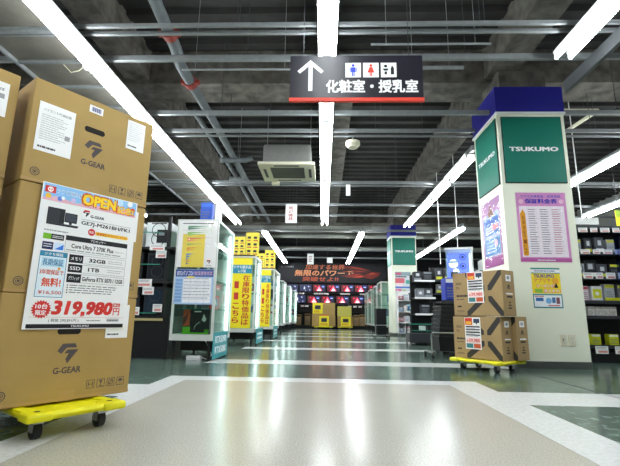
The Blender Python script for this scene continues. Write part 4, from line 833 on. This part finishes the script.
goods('teal_carton', 'pale teal and navy carton on the second shelf from the top of the white rack', 'carton', (2.56, 12.36, .741), (.24, .2, .2), '#9fc4cc', '#2f6a8a', style=2)
gondola(2.28, 9.45, .46, 'narrow black shelving with white shelf edges behind the glass table', 1.55, 0, (.18, .63, .99, 1.37), .4)  # shelf edges carry plain white label strips, built next
for k, z in enumerate((.63, .99, 1.37)): tag(MB().box(2.05, 2.51, 9.425, 9.436, z-.008, z+.033, HOUS).build('shelf_edge_strip'), 'white label strip on the %s shelf edge behind the glass table' % ['lower', 'middle', 'upper'][k], 'label strip')
for k, (x, z, c_) in enumerate(((2.15, 1.4, '#2a2c30'), (2.38, 1.4, '#383a40'), (2.2, 1.017, '#6a7074'), (2.38, 1.017, '#4a4e54'), (2.3, .657, '#2c2e34'))): goods('speaker_box', '%s box behind the glass table on the %s shelf' % (['black', 'charcoal', 'grey', 'slate', 'dark'][k], ['upper', 'upper', 'middle', 'middle', 'lower'][k]), 'box', (x, 9.52, z), (.18, .2, .2), c_, '#8a8e94', style=k % 3, seed=k)
gondola(3.3, 9.6, 1.5, 'black pegboard shelving with yellow tags beyond the lit display case', 1.75, 0, (.2, .7, 1.1, 1.4), .4)
for k in range(6):
    goods('hanging_pack', '%s hanging pack with yellow foot on the pegboard shelving beyond the lit case' % ORD[k], 'pack', (2.68+k*.2, 9.68, 1.43), (.15, .08, .26), '#3a3e46', '#d6d83a', style=0, seed=k)
    goods('hanging_pack', '%s lower pack on the pegboard shelving beyond the lit case' % ORD[k], 'pack', (2.68+k*.2, 9.68, 1.13), (.15, .08, .2), '#8a8c8e', '#c8ca3a', style=0, seed=k+9)
rod(2.62, 9.3, 1.75, 4.4, 'thin white rod beyond the lit display case, further from the column'); rod(3.02, 9.3, 1.75, 4.4, 'thin white rod beyond the lit display case, next to the column')
# white showcases receding on the far side
for i, (x, yy) in enumerate(((2.05, 14.6), (2.05, 15.9), (2.0, 17.2), (1.98, 18.5))):
    showcase(x-.05, x+.55, yy, yy+1.0, 'white lit glass showcase %s in the row beyond the far column' % ORD[i], 1.8-.05*i)
    fill_case(x-.05, x+.45, yy, yy+.9, '%s showcase beyond the far column' % ORD[i], (.627, 1.1), 60+i, (1, 2))
# ------------------------------------------------------------------ monitor wall at the back
t = thing('monitor_stand', 'black stepped display stand along the back under the red banner', 'display stand', (.55, 20.5, 0))
MB().box(-2.7, 2.7, .35, .45, .1, 2.2, DARKM).build('back_panel', t); MB().box(-2.7, 2.7, .06, .45, 0, .1, DARKM).build('kick_base', t)
for z in (.12, .78, 1.12, 1.68): MB().box(-2.7, 2.7, 0, .35, z, z+.03, DARKM).build('shelf_board', t)
for x in (-2.7, -1.35, 0, 1.35, 2.66): MB().box(x, x+.04, .30, .35, .1, 2.2, DARKM).build('upright', t)
sc_blk = emis('screen_dark', '#0a0c18', .9)
def monitor(x, z, kind, lab, w_=.62, h_=.36):
    t = thing('monitor', lab, 'monitor', (x, 20.62, z)); MB().bbox(-w_/2, w_/2, 0, .03, .06, .06+h_, DKPL, .004).build('bezel', t)
    MB().box(-.09, .09, -.02, .12, 0, .008, DKPL).box(-.02, .02, .03, .05, 0, .15, DKPL).build('stand', t)
    y = -.002; b = MB(); x0, x1, z0, z1 = -w_/2+.012, w_/2-.012, .06+.014, .06+h_-.012
    if kind == 'tri':
        b.rect(x0, x1, z0, z1, y, emis('screen_navy', '#10123a', 0.45)); b.shape([(x0, z0), (x0+.2, z0), (x0+.32, z1), (x0, z1)], y-.0004, emis('screen_maroon', '#5a0c1c', 0.45))
        c_ = (z0+z1)/2; r_ = emis('screen_red', '#e8203a', 0.96); wh = emis('screen_white', '#fff4f8', 1.08); pk = emis('screen_pink', '#ff8ea8', 0.96)
        b.shape([(-.17, z0+.03), (.15, z0+.03), (-.01, z1-.04)], y-.0008, r_); b.shape([(-.1, z0+.035), (.1, z0+.035), (.05, z0+.1), (-.05, z0+.1)], y-.0012, wh); b.shape([(-.05, z0+.13), (.04, z0+.13), (-.005, z1-.1)], y-.0012, pk); b.disc(-.17, z1-.09, .03, y-.0012, r_, 10); b.rect(.13, .25, z1-.12, z1-.09, y-.0012, emis('screen_blue', '#9ab0ff', 0.84)); b.rect(.08, .28, z1-.05, z1-.035, y-.0012, emis('screen_dblue', '#2440a8', 0.54))
    else:
        b.rect(x0, x1, z0, z1, y, emis('screen_night', '#181d44', 0.45)); wh = emis('screen_pale', '#b8c4e8', 0.72)
        b.shape([(-.08, z0+.09), (-.03, z0+.13), (-.05, z1-.08), (-.1, z0+.16)], y-.0004, wh); b.shape([(.1, z1-.1), (.18, z1-.14), (.16, z1-.06)], y-.0004, wh); b.disc(.2, z0+.07, .022, y-.0004, wh, 10); b.disc(0, z0+.04, .018, y-.0004, wh, 10)
    b.build('screen', t); return t
top = [-1.55, -.87, -.20, .50, 1.19, 1.86, 2.53]
for i, x in enumerate(top): monitor(x, 1.712, 'night' if i < 2 else 'tri', 'monitor in the upper row at the back, %s from the showcases, showing %s' % (ORD[i], 'dark blue art' if i < 2 else 'a red triangle'))
for i, (x, k) in enumerate(((-1.2, 'n'), (-.45, 't'), (.22, 't'), (.95, 't'), (1.68, 't'), (2.35, 't'))): monitor(x, 1.152, 'night' if k == 'n' else 'tri', 'monitor in the lower row at the back, %s from the showcases, showing %s' % (ORD[i], 'dark blue art' if k == 'n' else 'a red triangle'), .68 if k == 'n' else .62, .40 if k == 'n' else .36)
for i, x in enumerate((-1.35, -1.05, -.35, -.1, .15, .95, 1.2, 1.9)): tagcard(x, 20.49, 1.635, .22, .07, 'white price card under the upper monitors, %s from the showcases' % ORD[i])
for i, x in enumerate((-1.45, -1.0, -.8, 1.3, 1.55, 1.8, 2.1, 2.4)): tagcard(x, 20.49, 1.02, .16, .08, 'white price card under the lower monitors, %s from the showcases' % ORD[i])
for i, x in enumerate((-1.5, -1.2, -.75, 1.6, 1.9, 2.25)): goods('monitor_carton', 'brown carton on the bottom shelf at the back, %s from the showcases' % ORD[i], 'carton', (x, 20.52, .151), (.28, .3, .55-.04*(i % 2)), '#a98a58', '#5a4a34', style=1, seed=i)
t = thing('back_banner', 'wide black banner with orange lettering and red streaks over the monitors', 'banner', (.62, 20.55, 2.21)); y = -.012
MB().box(-2.9, 2.45, -.01, .01, 0, .96, mat('banner_black', '#141319', .6)).build('sheet', t)
OR = C('#e07a52')
b = MB(); b.txt('加速する世界', -1.52, .42, .66, .90, y, OR, .04, skew=.12); b.txt('無限のパワーで', -2.05, .85, .33, .63, y, C('#f0a070'), .045, skew=.12); b.txt('突破せよ!!', -1.65, .1, .07, .29, y, C('#c0583c'), .045, skew=.12); b.build('lettering', t, 'orange slanted lettering')
MB().txt('C-TOWERS', -2.72, -2.1, .74, .82, y, C('#c4c8d0'), .01).build('small_lettering', t)
b = MB(); rnd = random.Random(5)
for k in range(26):
    x0 = -.1+rnd.random()*.9; z0 = .18+rnd.random()*.7; L = .6+rnd.random()*1.0; dz = (.42-z0)*(.35+.3*rnd.random())
    c_ = rnd.choice(['#7a2018', '#a8301c', '#5a1814', '#c8482c', '#8a2a1a'])
    b.shape([(x0, z0), (x0+L*.5, z0+dz*.5-.012), (x0+L, z0+dz), (x0+L*.5, z0+dz*.5+.014+.012*rnd.random())], y+.0006-.0001*k, C(c_))
b.shape([(1.3, .30), (1.75, .2), (2.1, .36), (2.2, .52), (1.85, .56), (1.5, .46)], y-.0025, C('#7c2318')); b.shape([(1.6, .42), (2.0, .46), (1.8, .52)], y-.0028, C('#c04a30')); b.build('red_streaks', t, 'red streak artwork')
# cartons standing before the monitor wall
def bulk(x, y_, z, w_, d_, h_, lab, flyerx=None, col=None, seed=0):
    t = thing('bulk_carton', lab, 'carton', (x, y_, z)); b = MB().bbox(-w_/2, w_/2, 0, d_, 0, h_, col or CARD, .01); b.build('carton_body', t)
    if flyerx:
        a, c_, e, f = flyerx; q = MB().box(a, c_, -.004, -.0005, e, f, YEL); W2 = c_-a; H2 = f-e
        q.rect(a+W2*.2, a+W2*.8, e+H2*.4, e+H2*.78, -.005, C('#57544c')); q.rect(a+W2*.3, a+W2*.7, e+H2*.48, e+H2*.7, -.0055, C('#2a2c34')); q.lines(a+W2*.1, c_-W2*.1, e+H2*.08, e+H2*.3, 2, -.005, C('#c0602a'), .5, seed); q.build('yellow_flyer', t, 'yellow flyer')
    return t
def bulk_dolly(x, y_, w_, lab): 
    d = dolly((x, y_, 0), 0, lab, w_, .6); return d
bulk_dolly(.03, 19.75, .86, 'yellow dolly under the wide stacked cartons before the monitor wall'); bulk_dolly(1.02, 19.75, .64, 'yellow dolly under the narrow stacked cartons before the monitor wall')
bulk(.03, 19.5, .13, 1.08, .6, .51, 'wide brown carton with yellow flyer, lower of the pair before the monitor wall', (-.2, .24, .0, .48), seed=1)
bulk(.03, 19.5, .645, 1.06, .6, .55, 'wide brown carton with yellow flyer at its corner, upper of the pair', (-.5, -.05, .06, .54), seed=2)
bulk(1.02, 19.5, .13, .70, .55, .46, 'narrow brown carton with a large yellow flyer, lower of its pair', (-.2, .25, .02, .45), seed=3)
bulk(.99, 19.5, .595, .64, .55, .45, 'pale yellow printed carton on top of the narrow brown carton', None, mat('pale_carton', '#c9bf5a', .6), 4)
tag(MB().box(-.17, .27, 19.485, 19.499, .615, .655, C('#d8403a')).build('shelf_label'), 'red and white strip label above the yellow flyer of the wide carton', 'label')
